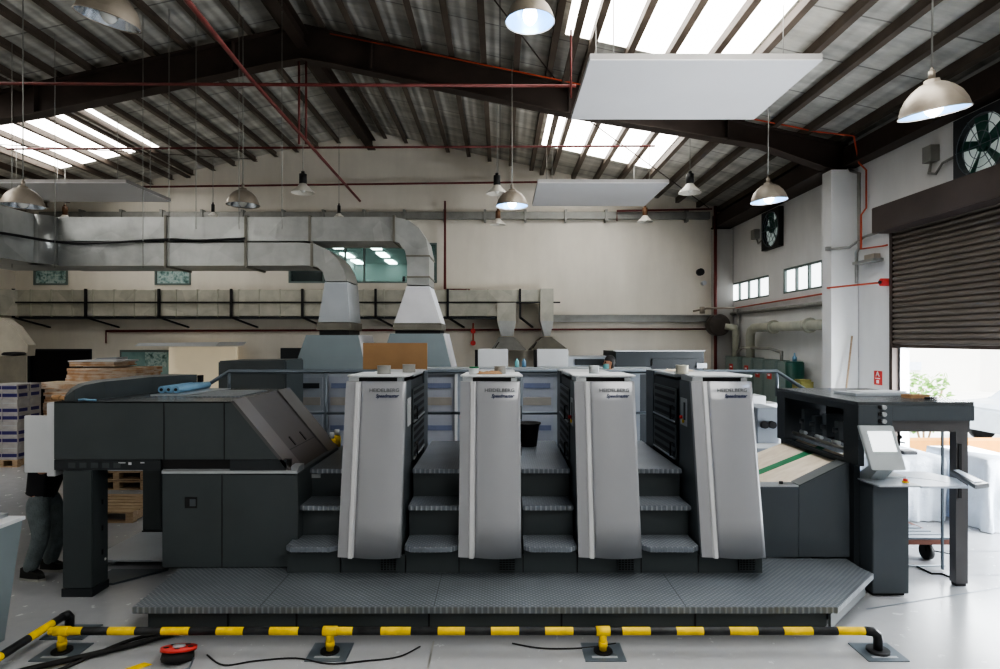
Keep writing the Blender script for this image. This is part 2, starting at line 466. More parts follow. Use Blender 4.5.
# ridge beam, rafter, eave beams
b = MB(); b.box(AP-.12, AP+.12, YB+.05, YF-.02, 8.42, 8.44); b.box(AP-.12, AP+.12, YB+.05, YF-.02, 8.72, 8.74); b.box(AP-.02, AP+.02, YB+.05, YF-.02, 8.44, 8.72)
b.build('ridge_beam', m_steel, label='dark steel beam running along the ridge of the roof', cat='beam')
def rafter(Y):
    b = MB()
    top = [(-14.9,zr(-14.9)),(AP,zr(AP)),(7.0,zr(7.0))]
    bot = [(7.0,5.9),(6.55,5.98),(5.3,6.42),(1.38,7.06),(-3.4,8.07),(AP,8.17),(-4.6,8.07),(-9.4,7.05),(-13.3,6.42),(-14.5,5.98),(-14.9,5.9)]
    b.pry(top+bot, Y-.012, Y+.012)
    n = len(bot)
    for i in range(n-1):       # bottom flange
        (xa,za),(xb,zb) = bot[i], bot[i+1]
        b.prism([(xa,Y-.14,za),(xb,Y-.14,zb),(xb,Y-.14,zb+.025),(xa,Y-.14,za+.025)], (0,.28,0))
    for i in range(2):
        (xa,za),(xb,zb) = top[i], top[i+1]
        b.prism([(xa,Y-.14,za-.005),(xb,Y-.14,zb-.005),(xb,Y-.14,zb-.03),(xa,Y-.14,za-.03)], (0,.28,0))
    return b
r_ = thing('roof_rafter', (AP,YC,8.1), 'deep dark brown tapered steel rafter spanning the hall below the purlins', 'beam')
rafter(YC).build('web', m_steel, r_)
b = MB()
for x in (1.4, -2.6, -5.4, -9.4, 4.6): b.box(x-.02, x+.02, YC-.13, YC+.13, zr(x)-.6 if abs(x-AP)<6 else zr(x)-.45, zr(x)-.02)
each(b,'stiffener', m_steel, r_)
for (y0, y1, x0, lab) in ((YC+.15, YF-.05, 6.62, 'dark brown eave beam beyond the white column'), (YB+.1, YC-.15, 6.9, 'dark brown eave beam above the roller shutter and fan')):
    b = MB(); b.box(x0, XR-.01, y0, y1, 5.98, 6.35); b.box(x0-.05, XR-.01, y0, y1, 5.95, 5.98)
    b.build('eave_beam', m_steel, label=lab, cat='beam')
# columns
b = MB(); b.box(6.6, XR-.01, YC-.25, YC+.1, 0, 5.9); b.build('column', m_wallr, label='wide white painted column below the rafter on the right wall', cat='column', bev=.01)
b = MB(); b.box(6.6, XR-.01, YF-.4, YF-.01, 0, 5.9); b.build('column', m_walld, label='grey column in the far right corner of the hall', cat='column', bev=.01)

# braces: thin rods under the roof
for i, (a, c) in enumerate([((-13.5,12.5),(-7.5,18.5)), ((-3.5,3.0),(1.1,12.0)), ((1.0,12.6),(6.4,18.4))]):
    b = MB(); b.tube([(a[0],a[1],zr(a[0])-.03),(c[0],c[1],zr(c[0])-.03)], .012, 6)
    b.build('brace_rod', m_steel, label='thin diagonal steel bracing rod just under the roof purlins', cat='rod', group='roof bracing rods')

# suspended ceiling panels
def baffle(x0,x1,y0,y1,z,lab):
    t = thing('suspended_panel', ((x0+x1)/2,(y0+y1)/2,z), lab, 'panel')
    b = MB(); b.box(x0,x1,y0,y1,z,z+.012); b.build('face_board', m_panel, t)
    b = MB(); b.box(x0,x1,y0,y1,z+.0125,z+.09); b.build('core', m_paneledge, t)
    for fx in (.12,.88):
        for fy in (.15,.85):
            x = x0+(x1-x0)*fx; y = y0+(y1-y0)*fy
            b = MB(); b.cyl((x,y,z+.09),(x,y,zr(x)+.02),.007,6); b.build('hanger_rod', m_cond, t)
baffle(1.2,4.3,8.0,10.15,6.23,'large white suspended ceiling panel in front of the rafter, below the bright skylight')
baffle(.88,3.95,14.0,16.4,6.16,'white suspended ceiling panel hanging beyond the rafter on the right')
baffle(-11.9,-8.72,14.0,15.9,6.16,'white suspended ceiling panel hanging above the air ducts on the left')

# ------------------------------------------------------------------ pendant lamps
def bell(px, py, Y, dia, lab, lit=False, tiltx=0, tilty=0):
    x, z = sx(px,Y), sz(py,Y); r = dia/2
    t = thing('pendant_lamp', (x,Y,z), lab, 'lamp', None)
    T = (Matrix.Rotation(tiltx,3,'X') @ Matrix.Rotation(tilty,3,'Y'))
    out = [(r,0),(r*.985,.04*dia),(r*.93,.14*dia),(r*.8,.27*dia),(r*.6,.38*dia),(r*.38,.455*dia),(r*.24,.48*dia),(r*.22,.53*dia),(0.001,.53*dia)]
    inn = [(r,0),(r*.96,.04*dia),(r*.91,.14*dia),(r*.78,.26*dia),(r*.58,.365*dia),(r*.3,.44*dia),(0.001,.45*dia)]
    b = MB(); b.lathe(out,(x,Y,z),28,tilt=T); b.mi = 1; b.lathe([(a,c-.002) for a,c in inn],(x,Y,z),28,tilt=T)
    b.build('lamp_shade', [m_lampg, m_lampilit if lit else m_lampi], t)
    b = MB(); b.lathe([(r+.004,-.006),(r+.010,0),(r+.004,.008),(r-.006,.004),(r+.004,-.006)],(x,Y,z),28,tilt=T); b.build('rim', m_lampg, t)
    b = MB(); b.sphere(Vector((x,Y,z))+T@Vector((0,0,.14*dia)), .075*(dia/.5), 12, 8, (1,1,1.35)); b.build('bulb', m_bulb if lit else m_bulboff, t)
    top = Vector((x,Y,z))+T@Vector((0,0,.53*dia))
    b = MB(); b.cyl(top, top+Vector((0,0,.08)), .03, 10); b.cyl(top+Vector((0,0,.08)), top+Vector((0,0,.11)), .015, 8); b.build('hook', m_lampg, t)
    b = MB(); b.tube([top+Vector((0,0,.1)), (x,Y,zr(x)+.02)], .009, 6); b.build('hanging_cable', m_cond, t)
    if lit:
        ld = bpy.data.lights.new('bulb_light','POINT'); ld.energy = 12; ld.color = (.9,.95,1); ld.shadow_soft_size = .08
        lo = bpy.data.objects.new('bulb_light', ld); COL.objects.link(lo); lo.location = (x,Y,z-.05)
    return t
bell(934,113,5.7,.58,'lit aluminium bell lamp nearest the roller shutter, large and tilted', True, .10, -.14)
bell(769,201,10.4,.60,'lit aluminium bell lamp hanging near the white column', True, 0, -.06)
bell(512,206,11.5,.60,'lit pale bell lamp hanging near the middle of the hall', True)
bell(530,22,7.4,.60,'lit bell lamp high up at the top middle, blue white glow', True, .0, 0)
bell(243,205,11.5,.60,'unlit aluminium bell lamp hanging before the large duct', False)
bell(23,206,9.4,.58,'unlit aluminium bell lamp at the far left of the hall', False)
bell(108,20,6.2,.60,'unlit bell lamp at the top left, dark cap and grey inside', False, .1, .22)
def ballast(px, py, Y, dia, lab, amber=False):
    x, z = sx(px,Y), sz(py,Y); r = dia/2
    t = thing('pendant_lamp', (x,Y,z), lab, 'lamp')
    b = MB(); b.lathe([(r,0),(r*.97,.02),(r*.5,.13*dia/.5),(r*.3,.2*dia/.5)],(x,Y,z),20); b.build('glass_shade', m_frost, t)
    b = MB(); b.cyl((x,Y,z+.2*dia/.5),(x,Y,z+.2*dia/.5+.22),r*.32,12); b.cyl((x,Y,z+.2*dia/.5+.22),(x,Y,z+.2*dia/.5+.28),r*.15,10); b.build('ballast_housing', m_amber if amber else m_blackr, t)
    b = MB(); b.tube([(x,Y,z+.4*dia),(x,Y,zr(x)+.02)], .008, 6); b.build('hanging_cable', m_cond, t)
    b = MB(); b.sphere((x,Y,z+.07), .06, 10, 6); b.build('bulb', m_bulboff, t)
ballast(303,193,13.6,.52,'black topped pendant lamp with glass shade, left of the ridge')
ballast(690,193,13.6,.52,'black topped pendant lamp with glass shade beside the far suspended panel')
ballast(497,194,13.8,.50,'dark topped pendant lamp just behind the lit middle bell lamp')
ballast(498,225,17.0,.45,'small pendant lamp with amber socket in front of far wall conduit, middle', True)
ballast(645,222,17.0,.45,'small pendant lamp with amber socket below the far suspended panel', True)
ballast(65,221,16.0,.40,'small pendant lamp with amber socket behind the left duct corner', True)
ballast(339,217,17.4,.28,'tiny dark pendant lamp above the large duct, right one of two')
ballast(213,216,17.4,.28,'tiny dark pendant lamp above the large duct, left one of two')

# ------------------------------------------------------------------ pipes
def smoothpts(P, k=6):
    P=[Vector(p) for p in P]; out=[]
    for i in range(len(P)-1):
        a,b_,c,d=P[max(i-1,0)],P[i],P[i+1],P[min(i+2,len(P)-1)]
        for j in range(k):
            t=j/k; out.append(.5*((2*b_)+(c-a)*t+(2*a-5*b_+4*c-d)*t*t+(3*b_-a-3*c+d)*t**3))
    return out+[P[-1]]
def pipe(pts, r, mat, lab, cat='pipe', name='sprinkler_pipe', group=None):
    if name in ('cable','hose'): pts = smoothpts(pts)
    b = MB(); b.tube(pts, r, 8); return b.build(name, mat, label=lab, cat=cat, group=group)
pipe([(-2.2,2.5,5.2),(-2.63,5,5.36),(sx(250,8),8,sz(78,8)),(sx(360,13.6),13.6,sz(201,13.6))], .026, m_red, 'thick dark red pipe running diagonally from the top left towards the far wall')
pipe([(-9.9,10,sz(83,10)),(sx(576,10),10,sz(86,10))], .028, m_red, 'long horizontal red pipe just in front of the rafter')
pipe([(-11.5,14,sz(149,14)),(sx(655,14),14,sz(146,14))], .025, m_red, 'long horizontal red pipe beyond the rafter')
pipe([(sx(135,18.4),18.4,sz(187,18.4)),(sx(540,18.4),18.4,sz(182,18.4))], .03, m_red, 'red pipe high on the far gable wall')
for px, lab in ((299,'left'),(306,'right')):
    pipe([(sx(px,11.5),11.5,sz(62,11.5)),(sx(px,11.5),11.5,sz(144,11.5))], .02, m_red, 'short vertical red pipe dropping from the ridge, %s one of the pair' % lab)
pipe([(sx(571,9.9),9.9,sz(30,9.9)),(sx(571,9.9),9.9,sz(98,9.9))], .018, m_red, 'short vertical red pipe left of the large suspended panel')
pipe([(sx(445,18.3),18.3,sz(201,18.3)),(sx(445,18.3),18.3,sz(289,18.3)),(sx(470,18.3),18.3,sz(290,18.3))], .03, m_red, 'vertical red pipe on the far wall right of the office window')
pipe([(sx(716,18.2),18.25,sz(206,18.2)),(sx(716,18.2),18.25,.0)], .05, m_red, 'tall dark red riser pipe in the far right corner')
pipe([(sx(106,18.6),18.6,sz(343,18.6)),(sx(106,18.6),18.6,sz(331,18.6)),(sx(716,18.6),18.6,sz(329,18.6))], .025, m_red, 'long thin red pipe low along the far wall below the ducts')
pipe([(sx(617,18.42),18.42,sz(221,18.42)),(sx(617,18.42),18.42,sz(211,18.42)),(sx(712,18.42),18.42,sz(209,18.42))], .025, m_red, 'red pipe beside the far suspended panel on the gable wall')
pipe([(sx(330,11.95),11.95,sz(35,12)),(sx(554,11.95),11.95,sz(80,12)),(sx(700,11.95),11.95,sz(110,12)),(sx(795,11.95),11.95,sz(128,12)),(6.2,11.9,sz(133,12)),(6.75,11.7,sz(135,11.7)),(6.84,11.6,sz(136,11.6)),(6.94,11.6,sz(163,11.6)),(7.08,11.6,sz(170,11.6)),(7.08,11.6,sz(208,11.6)),(6.98,11.6,sz(215,11.6)),(6.98,11.6,sz(249,11.6)),(7.08,11.1,sz(246,11.1)),(7.08,10.97,sz(245,10.97))], .016, m_redor, 'thin orange red conduit following the rafter and dropping beside the column')
pipe([(7.08,18.3,3.46),(7.08,12.4,3.52),(6.55,12.0,3.54),(6.55,11.9,3.54),(7.05,11.0,3.56)], .018, m_redor, 'thin orange red conduit crossing the white column at mid height')
t = thing('alarm_bell', (7.02,10.95,3.6), 'small red fire alarm at the end of the conduit by the shutter', 'alarm')
b = MB(); b.cyl((7.13,11.0,3.56),(6.98,11.0,3.56),.07,16); b.build('bell_body', m_redlab, t)
b = MB(); b.cyl((6.98,11.0,3.56),(6.95,11.0,3.56),.03,12); b.build('button', m_black, t)
pipe([(7.08,18.6,3.3),(7.08,12.45,3.3)], .05, m_cond, 'grey conduit along the right wall under the windows', name='conduit')
pipe([(7.06,17.8,3.42),(7.06,17.8,2.025)], .045, m_cond, 'vertical grey conduit right of the drum fan', name='conduit')
t = thing('exhaust_pipe', (6.9,15,1.8), 'thick beige pipe with flanges along the right wall above the cabinets', 'pipe')
b = MB(); b.tube([(6.88,16.5,2.022),(6.88,16.5,2.62),(6.88,16.42,2.76),(6.88,16.25,2.83),(6.88,12.5,2.83)], .115, 14); b.build('pipe_run', m_pipe, t)
for y in (15.1,13.35):
    b = MB(); b.cyl((6.88,y-.05,2.83),(6.88,y+.05,2.83),.17,16); b.build('flange', m_pipe, t)
b = MB(); b.cyl((6.88,16.5,2.25),(6.88,16.5,2.32),.16,16); b.build('flange', m_pipe, t)
pipe([(6.85,17.3,2.022),(6.85,17.3,2.15),(6.85,17.0,2.28),(6.85,15.2,2.28),(6.85,14.6,2.2),(6.85,14.6,1.982)], .035, m_cond, 'bent grey conduit looping over the electrical cabinets', name='conduit')
t = thing('drum_fan', (6.85,17.6,3.1), 'dark brown drum shaped blower high in the far right corner', 'blower')
b = MB(); b.cyl((6.55,17.85,2.95),(6.55,18.25,2.95),.32,24); b.build('drum_body', m_drum, t, bev=.02)
b = MB(); b.tube([(6.6,17.6,2.9),(6.85,17.5,2.85),(6.85,17.45,2.7),(6.85,17.45,2.022)], .09, 12); b.build('outlet_pipe', m_pipe, t)
b = MB(); b.tube([(5.9,18.3,3.38),(6.2,18.0,3.45),(6.9,17.6,3.44)], .03, 8); b.cyl((6.1,18.1,3.3),(6.1,18.1,3.5),.08,10)
b.build('shelf_arm', m_lampg, label='light metal arm and lamp fixture below the corner window', cat='fixture')

# conduit tray along far wall
b = MB(); b.box(sx(40,18.6), 6.5, 18.55, 18.7, sz(219,18.6), sz(212,18.6))
for i in range(16): b.box(-13+i*1.25, -12.93+i*1.25, 18.5, 18.74, sz(222,18.6), sz(210,18.6))
b.build('cable_tray', m_cond, label='long grey cable tray high across the far wall', cat='tray')
b = MB(); b.box(sx(553,18.6), 6.55, 18.55, 18.7, sz(322,18.6), sz(316,18.6)); b.box(sx(553,18.6), 6.55, 18.5, 18.74, sz(316,18.6), sz(315,18.6))
b.build('cable_tray', m_cond, label='shorter grey cable tray low on the far wall at the right', cat='tray')

# ------------------------------------------------------------------ windows, doors
def tealroom():
    t = thing('office_room', (-4.3,24,4.2), 'teal lit office behind the long window with six ceiling lights', 'office')
    b = MB(); b.box(-6.9,-1.6,28.6,28.7,3.6,6.2); b.box(-7.0,-6.9,YF+.25,28.6,3.6,6.2); b.box(-1.6,-1.5,YF+.25,28.6,3.6,6.2); b.box(-7,-1.5,YF+.25,28.7,3.5,3.6)
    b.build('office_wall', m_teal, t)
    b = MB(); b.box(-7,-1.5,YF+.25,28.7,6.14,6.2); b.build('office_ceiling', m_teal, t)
    m_fl = EM('fluorescent', (.8,1,.95), 9)
    for px, py in ((335,246),(347.5,255.5),(357.5,262),(374.5,247),(383,255),(391,262)):
        s = (HY-py)/3.6; Y = F/s; x = (px-CX)/s
        b = MB(); b.box(x-.18,x+.18,Y-.6,Y+.6,6.07,6.13); b.build('ceiling_light', m_fl, t)
    b = MB()
    for i in range(5): b.cyl((-3.1+i*.14,YF+.6,4.25),(-3.1+i*.14,YF+.6,4.55),.05,8)
    b.box(-6.4,-5.9,20,20.6,3.6,4.7); b.box(-4.9,-4.2,22,22.5,3.6,4.5); b.build('office_clutter', m_black, t)
tealroom()
def window(n, h, pane, frame=m_winfr, mull=()):
    fr = MB(); x0,x1,z0,z1 = h; Y = YF
    fr.box(x0,x1,Y-.03,Y+.1,z0,z0+.05); fr.box(x0,x1,Y-.03,Y+.1,z1-.05,z1); fr.box(x0,x0+.05,Y-.03,Y+.1,z0+.05,z1-.05); fr.box(x1-.05,x1,Y-.03,Y+.1,z0+.05,z1-.05)
    for m in mull: fr.box(m-.02,m+.02,Y-.02,Y+.09,z0+.05,z1-.05)
    f = struct('window_%d'%n, fr, frame)
    b = MB(); b.box(x0+.05,x1-.05,Y+.03,Y+.04,z0+.05,z1-.05); b.build('window_pane', pane, f)
window(11, WIN_OFF, m_winglass, mull=(sx(364,YF), sx(345,YF), sx(323,YF)))
window(12, winA, m_windg); window(13, winB, m_windg)
b = MB(); b.box(-6.55,sx(323,YF),YF+.12,YF+.15,WIN_OFF[2]+.02,sz(270,YF)); b.build('window_blind', m_black, label='dark sheet in the lower left of the office window', cat='blind')  # plain black sheet behind the glass
def rwindow(n, h, npane):
    y0,y1,z0,z1 = h; fr = MB(); X0 = XR+.02
    fr.box(X0,X0+.15,y0,y1,z0,z0+.05); fr.box(X0,X0+.15,y0,y1,z1-.05,z1)
    for i in range(npane+1):
        y = y0+.03+(y1-y0-.06)*i/npane; fr.box(X0,X0+.12,y-.03,y+.03,z0+.05,z1-.05)
    f = struct('window_%d'%n, fr, m_winfr)
    b = MB(); b.box(X0+.06,X0+.07,y0+.05,y1-.05,z0+.05,z1-.05); b.build('window_pane', m_winlit, f)
rwindow(14, wA, 4); rwindow(15, wB, 4)
f = MB(); f.box(doorK[0],doorK[1],YF+.05,YF+.12,0,doorK[3]); d_ = struct('door_1', f, m_black)  # flat black panel stands in for the dark of the opening
b = MB(); b.box(doorK[0],doorK[0]+.06,YF-.02,YF+.04,0,doorK[3]); b.box(doorK[1]-.06,doorK[1],YF-.02,YF+.04,0,doorK[3]); b.box(doorK[0]+.06,doorK[1]-.06,YF-.02,YF+.04,doorK[3]-.06,doorK[3]); b.build('door_frame', m_dark2, d_)
f = MB(); f.box(sx(121,YF),sx(174,YF),YF-.06,YF-.01,0,sz(350,YF)); d_ = struct('door_2', f, m_winfr)
b = MB(); b.box(sx(123,YF),sx(171,YF),YF-.08,YF-.061,.1,sz(352,YF)); b.build('door_glass', m_tealdoor, d_)
b = MB(); b.box(sx(147,YF),sx(168,YF),YF-.1,YF-.081,sz(367,YF),sz(352,YF)); b.build('painted_reflection', m_windg, d_)  # thin pane carrying a reflection painted into its colour
f = MB(); f.box(sx(281,YF),sx(302,YF),YF-.04,YF-.01,0,sz(348,YF)); struct('door_3', f, m_dark2)  # dark panel painted in place of an unlit opening
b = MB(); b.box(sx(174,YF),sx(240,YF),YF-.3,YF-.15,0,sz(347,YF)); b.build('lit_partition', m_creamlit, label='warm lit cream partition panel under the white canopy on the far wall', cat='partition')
b = MB(); b.pry([(sx(143,17),sz(346,17)),(sx(222,17),sz(346,17)),(sx(226,17),sz(342,17)),(sx(147,17),sz(343,17))],16.6,18.4); b.build('canopy', m_white2, label='thin white canopy shelf above the lit cream partition', cat='canopy')
b = MB(); b.box(XL+.02,sx(27,16.2),15.0,16.2,0,sz(357,15.2)); b.build('beige_cabinet', m_beigecab, label='beige cabinet at the left edge before the far door', cat='cabinet', bev=.02)
t = thing('hood_duct', (-13,14.6,2.3), 'slanted grey duct hood at the left edge above the beige cabinet', 'hood')
b = MB(); Yh=14.5; b.pry([(XL+.05,sz(318,Yh)),(sx(2,Yh),sz(318,Yh)),(sx(14,Yh),sz(326,Yh)),(sx(28,Yh),sz(345,Yh)),(sx(27,Yh),sz(356,Yh)),(XL+.05,sz(356,Yh))],Yh,Yh+.25); b.build('hood_shell', m_beigecab, t)
b = MB(); b.lathe([(0.001,0),(.22,.02),(.24,.05),(.2,.09),(0.001,.1)],(sx(14,14.3),14.3,sz(356,14.3)),20); b.build('round_disc', m_black, t)  # flat black disc at the bottom of the hood
for px,py,lab in ((700.5,272,'black round wall speaker near the corner riser'),(704,283,'small white wall sensor below the black speaker')):
    x,z = sx(px,18.4),sz(py,18.4); dk = py==272
    t = thing('wall_speaker' if dk else 'wall_sensor', (x,18.4,z), lab, 'speaker' if dk else 'sensor')
    b = MB(); b.cyl((x,18.35,z),(x,18.5,z),.11 if dk else .07,14); b.build('housing', m_black if dk else m_white2, t)
    b = MB(); b.tube([(x,18.5,z),(x+.05,18.74,z+.02)],.02,6); b.build('bracket', m_cond, t)
t = thing('fire_valve', (sx(473,18.4),18.4,sz(344,18.4)), 'red fire valve with round handle hanging on the far wall pipe', 'valve')
b = MB(); b.tube([(sx(473,18.4),18.5,sz(323,18.4)),(sx(473,18.4),18.5,sz(342,18.4))],.025,8); b.build('stem', m_redor, t)
for py in (331,343):
    b = MB(); b.cyl((sx(473,18.4),18.4,sz(py,18.4)),(sx(473,18.4),18.48,sz(py,18.4)),.08,14); b.build('handwheel', m_redlab, t)

# ------------------------------------------------------------------ ducts
def flange(mb, x, y0, y1, z0, z1, w=.03):
    mb.box(x-w, x+w, y0-.03, y1+.03, z0-.03, z1+.03)
YD = 11.0; DD = .85
def PP(L, Y=YD): return [(sx(a,Y), sz(c,Y)) for a,c in L]
t = thing('air_duct', (sx(250,YD),YD,4.3), 'large galvanised duct, upper of the two, curving down to the right hood', 'duct')
b = MB(); b.pry(PP([(52,217),(395,217),(408,220),(419,228),(426,239),(429,252),(429,285),(407,285),(407,262),(405,251),(399,243),(392,241),(52,241)]), YD, YD+DD); b.build('duct_run', m_galv, t)
b = MB(); b.pry(PP([(407,286),(429,286),(441,323),(394,323)]), YD, YD+DD); b.build('transition', m_hoodl, t)
b = MB(); b.pry(PP([(393,323.5),(441.5,323.5),(441.5,330),(393,330)]), YD-.03, YD+DD+.05); b.build('collar', m_galvd, t)
b = MB(); b.pry(PP([(395,330.5),(440,330.5),(440,333.5),(395,333.5)]), YD+.02, YD+DD-.02); b.build('bellows', m_black, t)
b = MB(); 
for px in (166,246,310,394): b.box(sx(px,YD)-.02,sx(px,YD)+.02,YD-.03,YD+DD+.03,sz(242,YD),sz(215.5,YD))
for py in (256,277): b.box(sx(406,YD),sx(430,YD),YD-.03,YD+DD+.02,sz(py+.7,YD),sz(py-.7,YD))
each(b,'seam_flange', m_galvd, t)
t = thing('air_duct', (sx(200,YD),YD,4.0), 'large galvanised duct, lower of the two, curving down to the left hood', 'duct')
b = MB(); b.pry(PP([(52,242.5),(300,242.5),(315,244),(328,250),(338,259),(344,270),(347,281),(325,281),(323,272),(317,267),(308,265.5),(52,266)]), YD, YD+DD); b.build('duct_run', m_galv, t)
b = MB(); b.pry(PP([(325,282),(347,282),(350,322),(318,322)]), YD, YD+DD); b.build('transition', m_lgrey, t)
b = MB(); b.pry(PP([(317,322.5),(351,322.5),(351,330),(317,330)]), YD-.03, YD+DD+.03); b.build('collar', m_galvd, t)
b = MB(); b.pry(PP([(319,330.5),(349,330.5),(349,335),(319,335)]), YD+.02, YD+DD-.02); b.build('bellows', m_black, t)
b = MB()
for px in (166,246,312): b.box(sx(px,YD)-.02,sx(px,YD)+.02,YD-.03,YD+DD+.03,sz(267.5,YD),sz(242,YD))
each(b,'seam_flange', m_galvd, t)
t = thing('air_duct', (-9,7,3.9), 'wide galvanised duct turning at the left and running towards the viewer', 'duct')
b = MB(); b.box(-9.6,-8.3,3.0,YD+DD,3.87,4.74); b.build('duct_run', m_galv, t)
b = MB(); b.cyl((-8.3,YD-.1,3.87),(-8.3,YD-.1,4.74),.22,20); b.build('corner_turn', m_galv, t)
b = MB()
for y in (9.6,8.2,6.8,5.4): b.box(-9.63,-8.27,y-.02,y+.02,3.84,4.77)
each(b,'seam_flange', m_galvd, t)
pipe([(-8.25,8.6,4.2),(-8.2,10.1,4.27),(sx(58,10.9),10.9,sz(242,10.9)),(sx(100,10.93),10.93,sz(243,10.93)),(sx(165,10.93),10.93,sz(239.5,10.93)),(sx(200,10.93),10.93,sz(240.5,10.93)),(sx(245,10.93),10.93,sz(238.5,10.93))], .022, m_black, 'black cable lying along the seam between the two ducts', name='cable', cat='cable')
for i,px in enumerate((12,55,169,143,196,282,239)):
    Y = YD-.2; x = sx(px,Y)
    b = MB(); b.tube([(x,Y,3.8 if i<4 else 4.5),(x,Y,zr(x)+.02)],.006,6); b.build('duct_hanger', m_cond, label='thin steel hanger rod running from the roof to the large ducts', cat='rod', group='duct hanger rods')
# far wall duct
Yc = 17.9
t = thing('wall_duct', (-6,Yc,3.2), 'long pale galvanised duct running low across the far wall on brackets', 'duct')
b = MB(); b.box(-14.4, sx(497,Yc), Yc, Yc+.7, sz(316,Yc), sz(290,Yc)); b.box(sx(497,Yc), sx(541,Yc), Yc, Yc+.7, sz(302,Yc), sz(290,Yc)); b.build('duct_run', m_galvw, t)
b = MB(); b.prz([(-14.4,Yc),(-14.4,Yc+.7),(-15.1,Yc-.2),(-15.1,12),(-14.55,12),(-14.55,Yc-.4)], sz(316,Yc), sz(290,Yc)); b.build('duct_elbow', m_galvw, t)
b = MB()
for i in range(24): x=-14.0+i*.62; b.box(x-.012,x+.012,Yc-.02,Yc+.72,sz(317,Yc),sz(289.5,Yc)) if x<0 else None
each(b,'seam_flange', m_pipe, t)
b = MB(); b.box(-14.4, sx(560,Yc), Yc-.08, Yc-.03, sz(303.2,Yc), sz(301.8,Yc)); b.build('side_rail', m_black, t)
b = MB(); b.box(-14.4, sx(497,Yc), Yc+.05, Yc+.7, sz(318.5,Yc), sz(316.5,Yc)); b.build('bottom_rail', m_dark2, t)
for px in (15,87,160,232,303,376,448,520):
    b = MB(); x=sx(px,Yc); b.box(x-.03,x+.03,Yc-.09,Yc-.03,sz(318,Yc),sz(289,Yc)); b.prism([(x-.02,Yc-.05,sz(317,Yc)),(x+.04,Yc-.05,sz(317,Yc)),(x+.45,YF-.02,sz(326,Yc)),(x+.39,YF-.02,sz(326,Yc))],(0,0,-.04)); b.build('bracket', m_black, t)
def drop(x0,x1,ytop,ybot,hx0,hx1,lab,nm):
    t = thing('duct_drop', (sx((x0+x1)/2,Yc),Yc,sz(349,Yc)), lab, 'duct')
    b = MB(); b.box(sx(x0,Yc),sx(x1,Yc),Yc-.15,Yc+.5,sz(321,Yc),sz(ytop,Yc)); b.build('vertical_duct', m_galvw, t)
    b = MB(); b.pry([(sx(x0,Yc),sz(321,Yc)),(sx(x1,Yc),sz(321,Yc)),(sx(x1-3,Yc),sz(336,Yc)),(sx(x0+4,Yc),sz(336,Yc))],Yc-.15,Yc+.4); b.build('transition', m_galv, t)
    a=[(sx(x0+2,Yc),Yc-.2,sz(337,Yc)),(sx(x1-2,Yc),Yc-.2,sz(337,Yc)),(sx(x1-2,Yc),Yc+.5,sz(337,Yc)),(sx(x0+2,Yc),Yc+.5,sz(337,Yc))]
    c=[(sx(hx0,Yc),Yc-.6,sz(350,Yc)),(sx(hx1,Yc),Yc-.6,sz(350,Yc)),(sx(hx1,Yc),Yc+.7,sz(350,Yc)),(sx(hx0,Yc),Yc+.7,sz(350,Yc))]
    b = MB(); b.loft(c,a); b.build('hood', m_galvd if nm else m_cond, t)
    b = MB(); b.tube([(sx(hx0+4,17),17.1,sz(348,17)),(sx(hx0+8,17),17.1,sz(342,17))],.015,6); b.build('lever', m_black, t)
drop(497,516,303,321,491,526,'left galvanised duct drop with pale hood at the end of the wall duct',0)
drop(540,553,289,321,529,567,'right taller galvanised duct drop with dark hood at the end of the wall duct',1)

# ------------------------------------------------------------------ second press behind the railing
Y2 = 10.5
t = thing('rear_press', (sx(420,Y2),Y2,0), 'blue grey press with glossy panels behind the railing', 'press')
b = MB(); b.box(sx(288,Y2),sx(640,Y2),Y2,Y2+1.6,0,sz(374,Y2)); b.build('press_body', m_pgrey, t)
b = MB(); b.box(sx(400,Y2),sx(650,Y2),Y2-.1,Y2+.27,sz(374,Y2)+.002,sz(367.5,Y2)); b.build('top_ledge', m_lgrey, t, bev=.01)
for i,(a,c) in enumerate(((290,323),(329,352),(418,454),(521,553))):  # tan and blue strips are reflections put into colour; first panel's slot is real
    b = MB(); b.box(sx(a,Y2),sx(c,Y2),Y2-.03,Y2-.001,.6,sz(377,Y2)); f_=b.build('door_panel', m_pgrey if i==0 else m_twogl, t, bev=.006)
    b = MB(); b.box(sx(a+2,Y2),sx(c-2,Y2),Y2-.045,Y2-.031,sz(405,Y2),sz(397,Y2)); b.build('tan_reflection_band', m_tan, f_)
    b = MB(); b.box(sx(a+3,Y2),sx(c-3,Y2),Y2-.05,Y2-.031,sz(388,Y2),sz(383,Y2)); b.build('slot_or_reflection_strip', m_dark2 if i==0 else m_bluestr, f_)
    b = MB(); b.box(sx(a+2,Y2),sx(c-2,Y2),Y2-.045,Y2-.031,sz(430,Y2),sz(425,Y2)); b.build('blue_reflection_strip', m_bluestr, f_)
b = MB(); b.box(sx(455,Y2),sx(457.5,Y2),Y2-.08,Y2-.001,sz(440,Y2),sz(373,Y2)); b.build('edge_post', m_white2, t)
Yh = 10.8
